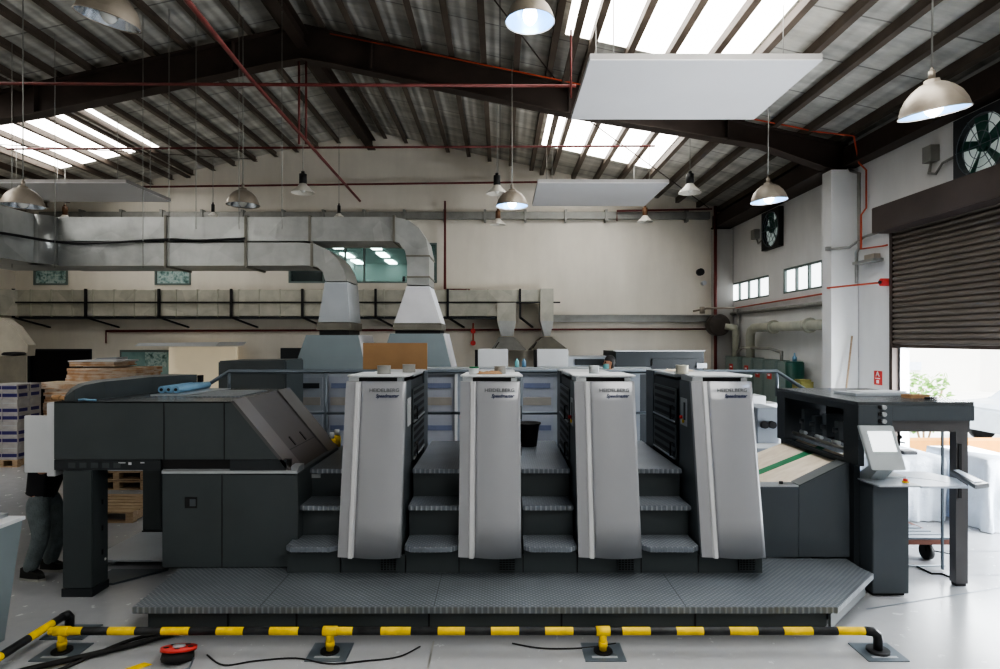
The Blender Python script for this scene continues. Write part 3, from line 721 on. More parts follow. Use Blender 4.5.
for (a,c,lab) in (([(306,335),(358,335),(366,371),(293,371)],0,'trapezoid blue grey exhaust hood under the left curved duct'),([(390,333.5),(443,333.5),(452,371),(378,371)],1,'trapezoid blue grey exhaust hood under the right curved duct')):
    t = thing('exhaust_hood', (sx(a[0][0]+25,Yh),Yh,sz(371,Yh)), lab, 'hood')
    b = MB(); b.pry(PP(a,Yh), Yh, Yh+1.15); b.build('hood_shell', m_hood, t)
    x0,x1 = a[1],a[2]; b = MB()
    b.prism([(sx(x0[0],Yh)+.003,Yh,sz(x0[1],Yh)),(sx(x1[0],Yh)+.003,Yh,sz(x1[1],Yh)),(sx(x1[0],Yh)+.003,Yh+1.15,sz(x1[1],Yh)),(sx(x0[0],Yh)+.003,Yh+1.15,sz(x0[1],Yh))],(.012,0,0)); b.build('lit_side_sheet', m_hoodl, t)  # paler sheet puts the lighter shading of this side into colour
b = MB(); b.box(sx(363,8.6),sx(427,8.6),8.6,8.64,0,sz(343,8.6)); b.build('cardboard_sheet', m_card, label='tall brown cardboard sheet standing between the exhaust hoods', cat='cardboard')
b = MB(); b.pry([(sx(218,9.6),0),(sx(286,9.6),0),(sx(286,9.6),sz(360,9.6)),(sx(218,9.6),sz(361,9.6))],9.6,10.45); b.build('rear_cabinet', m_dark, label='dark charcoal cabinet behind the left end of the railing', cat='cabinet', bev=.02)
for a,c,lab in ((477,508,'left white cabinet standing on the rear press'),(536,568,'right white cabinet standing on the rear press')):
    t = thing('white_cabinet', (sx((a+c)/2,10.6),10.6,sz(367.5,10.5)), lab, 'cabinet')
    b = MB(); b.box(sx(a+1,10.65),sx(c,10.65),10.6,10.76,sz(367.5,10.5)+.002,sz(349,10.6)); b.build('cabinet_body', m_white2, t, bev=.01)
    b = MB(); b.box(sx(a-2,10.65),sx(a+1,10.65)-.004,10.62,10.76,sz(367.5,10.5)+.002,sz(350,10.6)); b.build('side_grille', m_black, t)
b = MB(); b.box(sx(567,13.5),sx(611,13.5),13.5,14.5,0,sz(356.5,13.5)); t=b.build('rear_cabinet', m_lgrey, label='grey vented cabinet behind the masked worker', cat='cabinet')
b = MB(); b.box(sx(575,13.5),sx(604,13.5),13.46,13.499,sz(365,13.5),sz(359,13.5)); b.build('vent_panel', m_dark2, t)
b = MB(); b.box(sx(616,13),sx(704,13),13,14.6,0,sz(351.5,13)); t=b.build('rear_machine', m_dark2, label='long dark grey machine at the right behind the masked worker', cat='machine')
b = MB(); b.box(sx(614,13),sx(705,13),12.97,13.1,sz(351.5,13)+.001,sz(350.5,13)); b.build('top_edge', m_hoodl, t)
b = MB(); b.box(sx(652,13),sx(700,13),12.96,12.999,sz(366,13),sz(359,13)); b.build('window_strip', m_dark2, t)
b = MB(); b.box(sx(696,13),sx(706,13),12.93,12.959,sz(368,13),sz(363,13)); b.build('control_box', m_lgrey, t)
# small bottles beside the white cabinets
for px,mt,lab in ((517,m_mask,'teal bottle between the two white cabinets'),(524,m_blue,'blue bottle between the two white cabinets')):
    x=sx(px,10.6); z=sz(367.5,10.5)+.002; b=MB(); b.lathe([(0.001,0),(.038,0),(.038,.10),(.015,.13),(.015,.15),(0.001,.15)],(x,10.6,z),12); b.build('bottle', mt, label=lab, cat='bottle')
# right background: grey box with knobs and white boxes behind unit four
t = thing('control_cabinet', (sx(766,8.2),8.2,0), 'grey control cabinet with two round knobs behind the last press unit', 'cabinet')
b = MB(); b.box(sx(757,8.2),sx(779,8.2),8.2,8.8,0,sz(408,8.2)); b.build('cabinet_body', m_pgrey, t, bev=.01)
b = MB(); b.box(sx(753,8.2),sx(779,8.2),8.1,8.18,sz(447,8.2),sz(443,8.2)); b.build('ledge', m_white2, t)
for px in (765,773):
    b = MB(); b.cyl((sx(px,8.15),8.2,sz(425,8.15)),(sx(px,8.15),8.14,sz(425,8.15)),.05,16); b.build('knob', m_black, t)
b = MB(); b.box(sx(752,9),sx(766,9),9,9.4,sz(440,9),sz(396,9)); b.box(sx(760,9.6),sx(778,9.6),9.5,9.9,0,sz(403,9.6)); b.build('white_carton', m_white2, label='white cartons stacked beyond the last press unit', cat='carton')

# railing
YR = 8.0
t = thing('guard_railing', (0,YR,1.1), 'long blue grey guard railing behind the press walkway', 'railing')
zt, zm = sz(371.5,YR), sz(413,YR)
b = MB(); b.tube([(sx(208,YR),YR-.5,sz(396,7.6)),(sx(229,YR),YR,zt),(sx(777,YR),YR,zt),(sx(797,YR),YR-.3,sz(392,YR-.3))],.024,8); b.build('top_rail', m_rail, t)
b = MB(); b.tube([(sx(300,YR),YR,zm),(sx(700,YR),YR,zm)],.02,8); b.build('middle_rail', m_rail, t)
for px in (229,326,423,521,617,714,777):
    b = MB(); b.cyl((sx(px,YR),YR,0.9 if px not in(229,777) else 1.75),(sx(px,YR),YR,zt),.022,8); b.build('post', m_rail, t)

# ------------------------------------------------------------------ main press: walkway platform
t = thing('walkway_platform', (0,5.6,0), 'long low diamond plate platform in front of the press', 'platform')
front = [(-3.06,4.985),(2.81,4.985),(3.55,5.70),(3.52,5.86),(3.52,6.1),(-3.13,6.1)]
PLZ = .28
b = MB(); b.prz(front, PLZ-.055, PLZ); b.build('deck_plate', m_diam, t, bev=.004)
b = MB(); b.prz([(-2.99,5.1),(2.76,5.1),(3.46,5.78),(3.46,6.05),(-3.06,6.05)], .06, PLZ-.056); b.build('skirt', m_dark2, t)
b = MB(); b.prism([(2.79,5.06,.06),(3.50,5.75,.06),(3.50,5.75,.224),(2.79,5.06,.224)],(-.014,.014,0)); b.build('side_skirt', m_dark, t)
b = MB(); b.box(-2.97,2.76,5.08,5.099,.075,.21); b.build('skirt_face', m_dark, t)
for x in (-2.3,-1.72,-.6,.52,1.65): 
    b = MB(); b.box(x-.008,x+.008,5.07,5.079,.065,.222); b.build('skirt_joint', m_black, t)
for x in (-2.8,-1.9,-.45,.9,2.0,2.6):
    b = MB(); b.cyl((x,5.2,0),(x,5.2,.059),.03,10); b.cyl((x,5.2,0),(x,5.2,.015),.05,10); b.build('levelling_foot', m_cond, t)
b = MB()
for x in (-2.0,-.55,1.55): b.box(x-.003,x+.003,5.0,5.7,PLZ,PLZ+.002)
each(b,'plate_joint', m_dark, t)

# plinth under the printing units
TL = [-1.52,-.39,.735,1.89]; TW = .59
plx = [-2.1, 2.50]
b = MB(); b.box(-2.03,2.5,5.72,7.8,.281,.455); pl = b.build('press_plinth', m_dark, label='black plinth that carries the four press units and steps', cat='plinth')
b = MB()
for x in (-1.52,-.9,-.39,.22,.735,1.345,1.89): b.box(x-.005,x+.005,5.712,5.719,.285,.45)
each(b,'plinth_joint', m_black, pl)
for x in (-1.14,-.01,1.12,2.27):
    b = MB(); b.box(x-.0,x+.15,5.7,5.719,.31,.42)
    v = b.build('vent_grille', m_black, pl)
    b = MB(); [b.box(x+i*.03,x+.006+i*.03,5.69,5.699,.31,.42) for i in range(6)]; [b.box(x,x+.15,5.69,5.699,.31+i*.022,.314+i*.022) for i in range(6)]
    b.build('vent_bar', m_dark, v)

# printing units
ZT = 2.095
def fy(z): # front plane leans back with height
    return 5.61+(z-.46)*(.32/1.635)
def unit(i):
    x0 = TL[i]; x1 = x0+TW
    lab = ['first press unit from the left with tall silver cover, cans on top','second press unit from the left with tall silver cover, jars on top',
           'third press unit from the left with tall silver cover','rightmost press unit with tall silver cover next to the feeder'][i]
    t = thing('printing_unit', ((x0+x1)/2,6.6,.456), lab, 'press unit', 'four printing units of the press')
    # body between the side frames
    bx0, bx1 = x0+.01, x1-.01
    b = MB(); b.prx([(fy(.456)+.09,.456),(fy(ZT)+.09,ZT-.03),(7.78,ZT-.03),(7.78,.456)], bx0+.02, bx1-.02); b.build('core_body', m_dark2, t)
    for sgn, xa in ((-1,bx0),(1,bx1-.018)):
        b = MB(); b.prx([(fy(.456)+.07,.458),(fy(ZT)+.07,ZT-.01),(fy(ZT)+.42,ZT-.01),(fy(ZT)+.42,1.25),(fy(.456)+.95,.458)], xa, xa+.018); b.build('side_frame', m_dmid, t)
        b = MB(); b.prx([(7.45,.458),(7.45,ZT+.02),(7.8,ZT+.02),(7.8,.458)], xa, xa+.018); b.build('side_frame', m_dmid, t)
        # hinged guards with vents between the frames
        xs = xa-.004 if sgn < 0 else xa+.012
        for (za,zb) in ((1.22,1.58),(1.62,1.97)):
            b = MB(); b.box(xs, xs+.012, 6.46, 7.40, za, zb); g = b.build('guard_panel', m_dark, t)
            b = MB()
            xo = xs-.004 if sgn < 0 else xs+.012
            for k in range(4): b.box(xo, xo+.004, 6.52, 7.34, za+.03+k*.085, za+.07+k*.085)
            b.build('louvre', m_black, g)
            b = MB(); b.box(xo-.01 if sgn<0 else xo, xo if sgn<0 else xo+.01, 6.48, 7.38, za-.012, za+.006); b.build('edge_strip', m_silver, g)
            b = MB()
            hx = xo-.03 if sgn<0 else xo+.03
            b.tube([(xo,6.56,za+.02),(hx,6.56,za+.02),(hx,6.56,za+.16),(xo,6.56,za+.16)],.007,6); b.build('grab_handle', m_black, g)
        b = MB(); xo = xa-.006 if sgn<0 else xa+.018
        b.box(xo,xo+.006,6.09,6.30,1.62,1.90); cp=b.build('control_plate', m_lgrey if sgn<0 else m_white2, t)
        if sgn<0:
            b = MB(); b.box(xo-.005,xo,6.13,6.18,1.68,1.86); b.build('display', m_dark2, cp)
            b = MB(); b.cyl((xo,6.24,1.70),(xo-.03,6.24,1.70),.018,12); b.build('stop_button', m_redlab, cp)
            b = MB(); b.cyl((xo,6.19,1.665),(xo-.012,6.19,1.665),.02,12); b.build('button_ring', m_yel, cp)
    # convex front cover, lofted along the lean
    w = TW
    prof = [(0,.045),(0,0),(.17,-.012),(.19,-.03),(.235,-.034)]
    ridge = [(.17,-.012),(.19,-.03),(.255,-.036),(.262,0),(.262,.03)]
    main = [(.262+.738*k/14, -.004-.032*math.sin(PI*(.06+.84*k/14))**.9) for k in range(15)]
    def section(z, pts, dz=0): return [Vector((x0+u*w, fy(z)+v*1.0, z)) for u,v in pts]
    zs = [.468,.8,1.2,1.6,1.9,ZT-.005]
    cov = None
    def shell(pts, mat, nm, par, arch=False, zs=zs):
        b = MB(); n=len(pts); vs=[]
        for z in zs:
            zz = z
            for u,v in pts:
                q = z
                if arch and z == zs[0]: q = z - .006*math.sin(PI*max(0,(u-.26)/.74))
                vs.append((x0+u*w, fy(z)+v, q))
        fs=[]; sm=[]
        for a in range(len(zs)-1):
            for k in range(n-1): fs.append((a*n+k,a*n+k+1,(a+1)*n+k+1,(a+1)*n+k)); sm.append(arch)
        # back face and caps
        nb=len(vs)
        for z in zs: vs.append((x0+pts[0][0]*w, fy(z)+.06, z)); vs.append((x0+pts[-1][0]*w, fy(z)+.06, z))
        for a in range(len(zs)-1):
            l0,r0,l1,r1 = nb+2*a,nb+2*a+1,nb+2*a+2,nb+2*a+3
            fs += [(r0,l0,l1,r1),(l0,a*n,(a+1)*n,l1),(a*n+n-1,r0,r1,(a+1)*n+n-1)]; sm += [False]*3
        fs.append(tuple([nb+1]+[k for k in range(n-1,-1,-1)]+[nb])); sm.append(False)
        a=len(zs)-1; fs.append(tuple([nb+2*a]+[a*n+k for k in range(n)]+[nb+2*a+1])); sm.append(False)
        b._add(vs,fs,sm); return b.build(nm, mat, par)
    cov = shell(main, m_white, 'front_cover', t, True)
    shell([(0,.0),(.165,-.014)], m_white, 'side_strip', t)
    shell([(.165,-.014),(.18,-.035),(.235,-.04),(.262,-.004)], m_ridge, 'ridge_strip', t)  # ridge lighter than the cover, a highlight put into its colour
    # lettering on the cover
    ang = math.atan2(.32,1.6)
    for txt,size,zc,mt,shear,bold in (('HEIDELBERG',.047,1.992,m_txt,0,.0006),('Speedmaster',.047,1.938,m_txtb,.3,.0012)):
        me = text_mesh(txt,size,shear,bold)
        xsn=[v.co.x for v in me.vertices]; wd=max(xsn)-min(xsn); xr = x0+w*(.90)
        b = MB(); 
        sclx = (.225 if txt[0]=='S' else .29)/wd
        for v in me.vertices:
            u=(xr-(max(xsn)-v.co.x)*sclx); uu=(u-x0)/w
            vv=-.004-.032*math.sin(PI*(.06+.84*(uu-.262)/.738))**.9
            z=zc+v.co.y
            v.co=(u, fy(z)+vv-.004+(-v.co.z), z)
        b.mesh(me); b.sm=[False]*len(b.f); b.build('lettering', mt, cov)
    # black box for the shade in the gap, hinge blocks and top tray
    b = MB(); b.box(x0+.12,x0+.54,fy(ZT)+.03,fy(ZT)+.2,ZT-.03,ZT+.030); b.build('top_gap_shade', m_black, t)
    b = MB(); b.box(x0+.02,x0+.12,fy(ZT)+.02,fy(ZT)+.4,ZT-.02,ZT+.034); b.box(x0+.5,x0+.56,fy(ZT)+.02,fy(ZT)+.1,ZT-.02,ZT+.03); each(b,'hinge_block', m_silver, t)
    b = MB(); b.prz([(x0+.03,5.93),(x0+.58,5.91),(x0+.62,5.97),(x0+.6,6.6),(x0+.02,6.6),(x0-.01,6.0)],ZT+.037,ZT+.055); b.build('top_tray', m_white2, t, bev=.006)
    b = MB(); b.box(x0+.03,x0+.57,6.61,7.75,ZT-.005,ZT+.03); b.build('roof_cover', m_lgrey, t, bev=.008)
    b = MB(); b.box(x0+.1,x0+.16,6.1,6.5,ZT-.01,ZT+.036); b.box(x0+.45,x0+.5,6.1,6.5,ZT-.01,ZT+.036); each(b,'tray_bracket', m_cond, t)
    # decorative ink residue sheet
    return t
units = [unit(i) for i in range(4)]

# cans on the trays
def can(px, Y, zb, r, h, mt, lab, lidm=None, nm='ink_can', sq=False):
    x = sx(px,Y)
    b = MB()
    if sq:
        b.box(x-r,x+r,Y-r,Y+r,zb,zb+h); o=b.build(nm, mt, label=lab, cat='can', bev=.004)
    else:
        b.lathe([(0.001,0),(r,0),(r*.96,.01),(r*.96,h-.01),(r,h),(r-.006,h),(0.001,h-.004)],(x,Y,zb),18); o=b.build(nm, mt, label=lab, cat='can')
    if lidm:
        b = MB(); b.lathe([(0.001,h+.001),(r*.9,h+.001),(r*.9,h+.015),(0.001,h+.016)],(x,Y,zb),18); b.build('lid', lidm, o)
ZP = ZT+.056
can(384,6.2,ZP,.072,.085,m_cond,'left grey can on top of the first press unit')
can(409,6.5,ZP,.072,.085,m_cond,'right grey can on top of the first press unit')
can(474,6.15,ZP,.055,.06,m_white2,'white jar with green lid on top of the second press unit',m_green,'jar')
can(500,6.3,ZP,.062,.075,m_cond,'grey brown can on top of the second press unit')
can(566,6.55,ZP,.06,.085,m_cond,'grey can at the back left of the third press unit') if False else None
can(594,6.3,ZP,.055,.08,m_silver,'grey can on top of the third press unit')
can(682,6.2,ZP,.066,.09,m_galvw,'silver tan can on top of the rightmost press unit')
for px,Y,mt,lab in ((487,6.2,m_card,'brown rag lying on the second unit tray'),(655,7.2,m_board,'crumpled tan sheets on the rightmost press unit')):
    b = MB(); z0 = ZP if px==487 else ZT+.032; x=sx(px,Y) if px==487 else 2.15
    n=8; vs=[]; fs=[]
    for i in range(n+1):
        for j in range(n+1): vs.append((x-.16+.32*i/n, Y-.1+.2*j/n, z0+.003+random.random()*.03*(0<i<n)*(0<j<n)))
    for i in range(n):
        for j in range(n): fs.append((i*(n+1)+j,(i+1)*(n+1)+j,(i+1)*(n+1)+j+1,i*(n+1)+j+1))
    b._add(vs,fs,True); b.build('rag' if px==487 else 'crumpled_sheet', mt, label=lab, cat='rag' if px==487 else 'paper')

# steps between the units
gaps = [(-2.0,-1.525,'left of the first press unit'),(-.91,-.395,'between the first and second press units'),(.22,.73,'between the second and third press units'),(1.345,1.885,'between the third and rightmost press units')]
for gi,(a,c,lab) in enumerate(gaps):
    t = thing('access_steps', ((a+c)/2,6.2,.281), 'three dark steps with diamond plate treads '+lab, 'steps', 'steps between the press units')
    a2 = a+.004; c2 = c-.004
    b = MB(); b.box(a2,c2,5.705,5.98,.457,.506); b.box(a2,c2,5.985,6.27,.457,.82); b.box(a2,c2,6.275,7.8,.457,1.115); each(b,'riser', m_dark, t)
    e = .03 if gi else -.03
    aa = a2 - (.03 if gi==0 else 0); w1 = c2
    b = MB(); b.prz([(aa+.0,5.99),(aa,5.68),(aa+.07,5.62),(w1-.07,5.62),(w1,5.68),(w1,5.99)],.508,.556); b.build('tread', m_diamh, t, bev=.006)
    b = MB(); b.box(a2,c2,5.9,6.28,.822,.868); b.build('tread', m_diamh, t, bev=.006)
    b = MB(); b.box(a2,c2,6.2,7.95,1.12,1.167); b.build('tread', m_diamh, t, bev=.006)
    if gi==0:
        b = MB(); b.box(a2+.02,a2+.12,6.262,6.2745,1.06,1.1); b.build('plate_label', m_white2, t); 
# black bin and cans on the decks
t = thing('waste_bin', (.31,7.55,1.168), 'black waste bin on the upper deck beside the second press unit', 'bin')
b = MB(); b.lathe([(0.001,0),(.10,0),(.135,.26),(.145,.27),(.145,.29),(.125,.29),(.09,.01),(0.001,.01)],(.36,7.55,1.168),20); b.build('bin_body', m_blackr, t)
b = MB(); b.tube([(.36+.15*math.cos(a),7.55+.15*math.sin(a),1.455) for a in [2*PI*k/20 for k in range(21)]],.008,6); b.build('bin_rim', m_black, t)
for k,(px,h) in enumerate(((332,.10),(337,.12))):
    Y=7.4+.12*k; x=sx(px,Y); zb=1.168
    b = MB(); b.lathe([(0.001,0),(.045,0),(.045,h),(.03,h+.02),(0.001,h+.02)],(x,Y,zb),14); o=b.build('bottle', m_yel, label='yellow bottle with white top on the upper deck beside the delivery, %s' % ('front one' if k==0 else 'back one'), cat='bottle')
    b = MB(); b.lathe([(0.001,h+.021),(.03,h+.021),(.03,h+.09),(0.001,h+.09)],(x,Y,zb),12); b.build('bottle_top', m_white2, o)

# ------------------------------------------------------------------ delivery unit (left)
YA, YBk = 5.84, 7.4
t = thing('delivery_unit', (-3.2,6.6,0), 'large charcoal delivery end of the press on the left', 'machine')
zt = 1.897; zl = 1.337; zb = 1.235
XLd = -4.34
b = MB(); b.pry([(XLd,zl),(-2.16,zl),(-2.62,zt),(XLd,zt)], YA, YA+.05); fp=b.build('front_panel', m_dark, t)
b = MB(); b.box(sx(163,5.83),sx(163,5.83)+.008,YA-.004,YA-.0005,zl,zt-.01); b.box(sx(223.5,5.83),sx(223.5,5.83)+.006,YA-.004,YA-.0005,zl,zt-.01); each(b,'panel_joint', m_black, fp)
b = MB(); b.pry([(XLd+.01,zb),(-2.10,zb),(-2.64,zt-.012),(XLd+.01,zt-.012)], YA+.052, YBk-.02); b.build('body_core', m_dark2, t)
b = MB(); b.box(XLd,-2.62,YA,YBk,zt-.01,zt+.002); b.build('top_plate', m_dtop, t)
b = MB(); b.box(-3.3,-2.75,6.3,7.1,zt+.003,zt+.012); b.build('tread_mat', m_diam, t)
# slanted end: near frame, dark cover, far frame
def slantpoly(y0,y1,off=0):
    pass
pA = (-2.62, zt); pB = (-2.02, 1.17)
dx, dz = pB[0]-pA[0], pB[1]-pA[1]; L = math.hypot(dx,dz); nx, nz = -dz/L, dx/L
nx, nz = abs(nx), abs(nz)
def sl(y0,y1,th,mat,nm,par,a=0.,c=1.,lift=0.):
    p0=(pA[0]+dx*a+nx*lift, pA[1]+dz*a+nz*lift); p1=(pA[0]+dx*c+nx*lift, pA[1]+dz*c+nz*lift)
    b = MB(); b.pry([p0,p1,(p1[0]+nx*th,p1[1]+nz*th),(p0[0]+nx*th,p0[1]+nz*th)], y0, y1); return b.build(nm, mat, par)
sl(YA,6.14,.03,m_slant,'slanted_frame',t); sl(7.02,YBk,.03,m_slant,'slanted_frame',t,0,1.0)
sc = sl(6.145,7.015,.012,m_slantd,'slanted_cover',t,0,.985)
sl(6.16,7.0,.003,m_black,'cover_joint',sc,.735,.742,.0125)
for y in (6.38,6.72): sl(y,y+.03,.008,m_black,'latch',sc,.6,.72,.0125)
b = MB(); b.box(sx(230,YA)-.0,-2.08,YA-.0,YA+.05,1.19,zl-.005); b.build('lower_fascia', m_dark2, t)
b = MB(); b.box(XLd,sx(160,5.83),YA,YA+.05,zb,zl-.004); lp=b.build('lower_panel', m_dark2, t)
b = MB()
for k in range(5): b.box(-4.2+k*.11,-4.13+k*.11,YA-.005,YA-.0005,zb+.02,zb+.07)
each(b,'button', m_dark, lp)
b = MB(); b.box(sx(118,5.83),sx(125,5.83),YA-.005,YA-.0005,1.30,1.31); b.box(sx(128,5.83),sx(131,5.83),YA-.005,YA-.0005,1.285,1.31); b.box(sx(140,5.83),sx(144,5.83),YA-.005,YA-.0005,1.30,1.312); each(b,'indicator_mark', m_white2, lp)
b = MB(); b.box(sx(160,5.83),-2.05,YA+.02,YA+.07,1.2,zl-.004); b.build('recess_band', m_black, t)
# pillars
for (xa,xb,ya,yb) in ((-4.26,-3.97,5.84,6.08),(-4.54,-4.3,7.62,7.8)):
    b = MB(); b.box(xa,xb,ya,yb,.08,zb-.001); p=b.build('pillar', m_dark, t, bev=.008)
    b = MB(); b.box(xa-.005,xb+.005,ya-.005,yb+.005,0,.079); b.build('pillar_foot', m_dark2, p)
    if ya<6:
        b = MB()
        for z in (.36,.6,.86): b.box(xb+.0005,xb+.004,5.98,6.0,z,z+.05)
        each(b,'slot', m_black, p)
        b = MB(); b.cyl((xb+.0005,6.03,.3),(xb+.006,6.03,.3),.014,10); b.build('button', m_whitep, p)
b = MB(); b.box(-4.5,-3.3,7.3,7.8,zb-.25,zb-.002); b.build('rear_crossbeam', m_dark2, t)
# lower cabinet
cx0, cx1 = sx(162,YA), sx(298,YA)
b = MB(); b.box(cx0,cx1,YA,7.3,.285,1.2); cb=b.build('lower_cabinet', m_dark, t, bev=.006)
b = MB(); b.box(sx(222,YA)-.004,sx(222,YA)+.004,YA-.003,YA-.0005,.29,1.19); b.build('door_joint', m_black, cb)
b = MB(); b.box(sx(185,YA),sx(197,YA),YA-.004,YA-.0005,sz(508,YA),sz(497,YA)); v=b.build('vent_recess', m_black, cb)
b = MB(); b.box(sx(190,YA),sx(196,YA),YA-.008,YA-.0045,sz(506,YA),sz(499,YA)); b.build('latch_plate', m_dmid, v)
b = MB(); b.prx([(YA-.01,1.201),(YA-.01,1.225),(YA+.06,1.262),(YA+.2,1.262),(YA+.2,1.201)], cx0, cx1-.005); b.build('silver_ledge', m_silver, t)
b = MB(); b.box(cx0+.03,cx1,YA+.35,7.2,0,.283); b.build('base_block', m_dark2, t)
# white side guard at the left end
b = MB(); b.box(-4.43,-4.345,YA+.02,YA+.4,sz(477,YA),sz(403,YA)); b.build('white_end_strip', m_white2, t, bev=.006)
b = MB(); b.box(sx(24,YA+.1),-4.434,YA+.1,YA+.13,sz(475,YA),sz(417,YA)); b.build('white_side_panel', m_white2, t, bev=.004)
# sheet guide hood on top
t = thing('guide_hood', (-4.0,6.9,1.9), 'dark curved hood lying on top of the delivery end', 'hood')
ft=[(62,5.88,399),(75,5.9,389.5),(85,5.97,385),(105,6.15,381.5),(128,6.45,379.5),(152,6.8,377),(175,7.1,375.8),(197,7.3,374.5)]
F1=[(sx(a,Y),Y,sz(c,Y)) for a,Y,c in ft]; B1=[(max(-4.33+.01*i,x-.36),min(y+.12+.02*i,7.38),z_) for i,(x,y,z_) in enumerate(F1)]
b = MB(); n=len(F1); zb_=zt+.0035
vv=[(x,y,zb_) for x,y,z_ in F1]+F1+B1+[(x,y,zb_) for x,y,z_ in B1]
fs=[]
for i in range(n-1):
    for r in range(3): fs.append((r*n+i,r*n+i+1,(r+1)*n+i+1,(r+1)*n+i))
fs+= [(0,n,2*n,3*n),(n-1,4*n-1,3*n-1,2*n-1)]+[(3*n+i,3*n+i+1,i+1,i) for i in range(n-1)]
b._add(vv,fs); b.build('hood_shell', m_dark, t)
xh,yh,zh=F1[-1]
b = MB(); b.box(xh+.003,xh+.05,yh+.0,yh+.06,zh-.09,zh-.01); b.build('hinge', m_black, t)
# blue rolls
for k,(dxk,dzk) in enumerate(((0,0),(.083,0),(.166,0),(.04,-.0),)):
    if k==3: break
    x=sx(161.5,6.62)+dxk*.95; z=zt+.055
    t = thing('film_roll', (x,6.9,zt+.012), ['blue roll on the delivery end, left of the three','blue roll on the delivery end, middle of the three','blue roll on the delivery end, right of the three'][k], 'roll')
    b = MB(); b.cyl((x,6.62,z),(x,7.35,z),.04,18); b.build('roll_film', m_blue, t)
    b = MB(); b.cyl((x,6.612,z),(x,6.619,z),.017,12); b.build('roll_core', m_black, t)
b = MB(); b.prz([(-3.79,6.5),(-3.4,6.5),(-3.3,7.35),(-3.6,7.35)],zt+.003,zt+.0125); b.build('paper_sheet', m_silver, label='thin pale sheet lying under the three blue rolls', cat='paper')
x=sx(70,6.1); b = MB(); b.cyl((x-.03,5.91,zt+.035),(x+.04,5.91,zt+.035),.03,16); b.cyl((x+.043,5.9,zt+.03),(x+.1,5.9,zt+.03),.025,16); b.build('tape_roll', m_card, label='brown tape rolls on the left corner of the delivery end', cat='tape')
b = MB(); vs=[(sx(80,6)+.01*i, 6.05+.05*(i%3), zt+.003+.02*(i%2)) for i in range(12)]
b.tube([(sx(80,5.9),5.88,zt+.014),(sx(85,5.9),5.89,zt+.02),(sx(91,5.9),5.88,zt+.014),(sx(97,5.9),5.89,zt+.012)],.011,8); b.build('blue_cloth', m_blue, label='crumpled blue cloth on the delivery end beside the tape', cat='cloth')

# plates under delivery
b = MB(); b.box(-4.5,-3.35,6.55,7.5,.08,.1); b.box(-4.4,-4.3,6.7,6.8,.0,.08); b.box(-3.5,-3.4,7.2,7.3,.0,.08); b.build('pile_plate', m_lgrey, label='grey pile plate low under the delivery end', cat='plate')
b = MB(); b.prz([(-4.2,6.12),(-3.95,6.12),(-3.6,6.5),(-4.2,6.5)],.0,.02); b.build('floor_mat', m_dmid, label='dark edged grey mat on the floor under the delivery end', cat='mat')

# ------------------------------------------------------------------ feeder unit (right)
t = thing('feeder_unit', (4.0,6.6,0), 'large charcoal feeder end of the press on the right', 'machine')
FX = 3.52; FY = 5.9; FB = 7.62; FZ = 1.89
# side frame with opening
op = (6.08, 7.45, sz(447,FY)+.1, 1.78)
b = MB()
oy0,oy1,oz0,oz1 = 6.15,7.42,1.28,1.79
for (y0,y1,z0,z1) in ((FY,oy0,oz0-.02,FZ-.03),(oy1,FB,oz0-.02,FZ-.03),(oy0,oy1,oz0-.02,oz0),(oy0,oy1,oz1,FZ-.03)): b.box(FX,FX+.06,y0,y1,z0,z1)
b.box(FX+.05,FX+.109,FY+.15,FB,0,oz0-.021)
b.build('side_frame', m_dark2, t)
b = MB(); b.box(FX,FX+1.14,FY+.001,FB,FZ-.029,FZ); b.build('top_plate', m_dtop, t)
b = MB(); b.box(FX,FX+.33,FY-.012,FY-.001,1.52,FZ-.03); kb=b.build('knob_panel', m_dmid, t)
for py in (407,414,421):
    x=sx(882,FY); z=sz(py,FY); b = MB(); b.cyl((x,FY-.013,z),(x,FY-.045,z),.022,14); kn=b.build('knob', m_silver, kb); b=MB(); b.cyl((x-.03,FY-.013,z),(x-.03,FY-.027,z),.02,12); b.build('knob_ring', m_black, kb)
b = MB(); b.box(FX+.334,FX+1.15,FY,FY+.5,sz(421,FY),FZ-.03); b.build('front_beam', m_dmid, t, bev=.006)
b = MB(); b.box(FX+.334,sx(966,6.0),FY+.05,FY+.3,sz(431,6.0),sz(421,FY)-.004); b.build('lower_beam', m_slant, t)
b = MB(); b.box(sx(956,6.08),sx(968,6.08),6.08,6.17,.03,sz(431,6.0)-.002); p=b.build('post', m_slant, t)
b = MB(); b.box(sx(958,6.08),sx(961,6.08),6.07,6.0795,.9,1.45); each(b,'slot', m_black, p)
b = MB(); b.box(sx(952,6.15),sx(955.5,6.15),6.1,6.16,1.1,1.45); b.build('bracket', m_black, p)
b = MB(); b.box(sx(957,6.08),sx(967,6.08),6.09,6.16,0,.029); b.build('post_foot', m_black, p)
b = MB(); b.box(FX+.11,sx(909,5.84),5.84,6.2,.03,1.08); b.build('front_column', m_dmid, t, bev=.006)
b = MB(); b.box(FX+.13,sx(907,5.84),5.88,6.15,0,.029); b.build('column_foot', m_black, t)
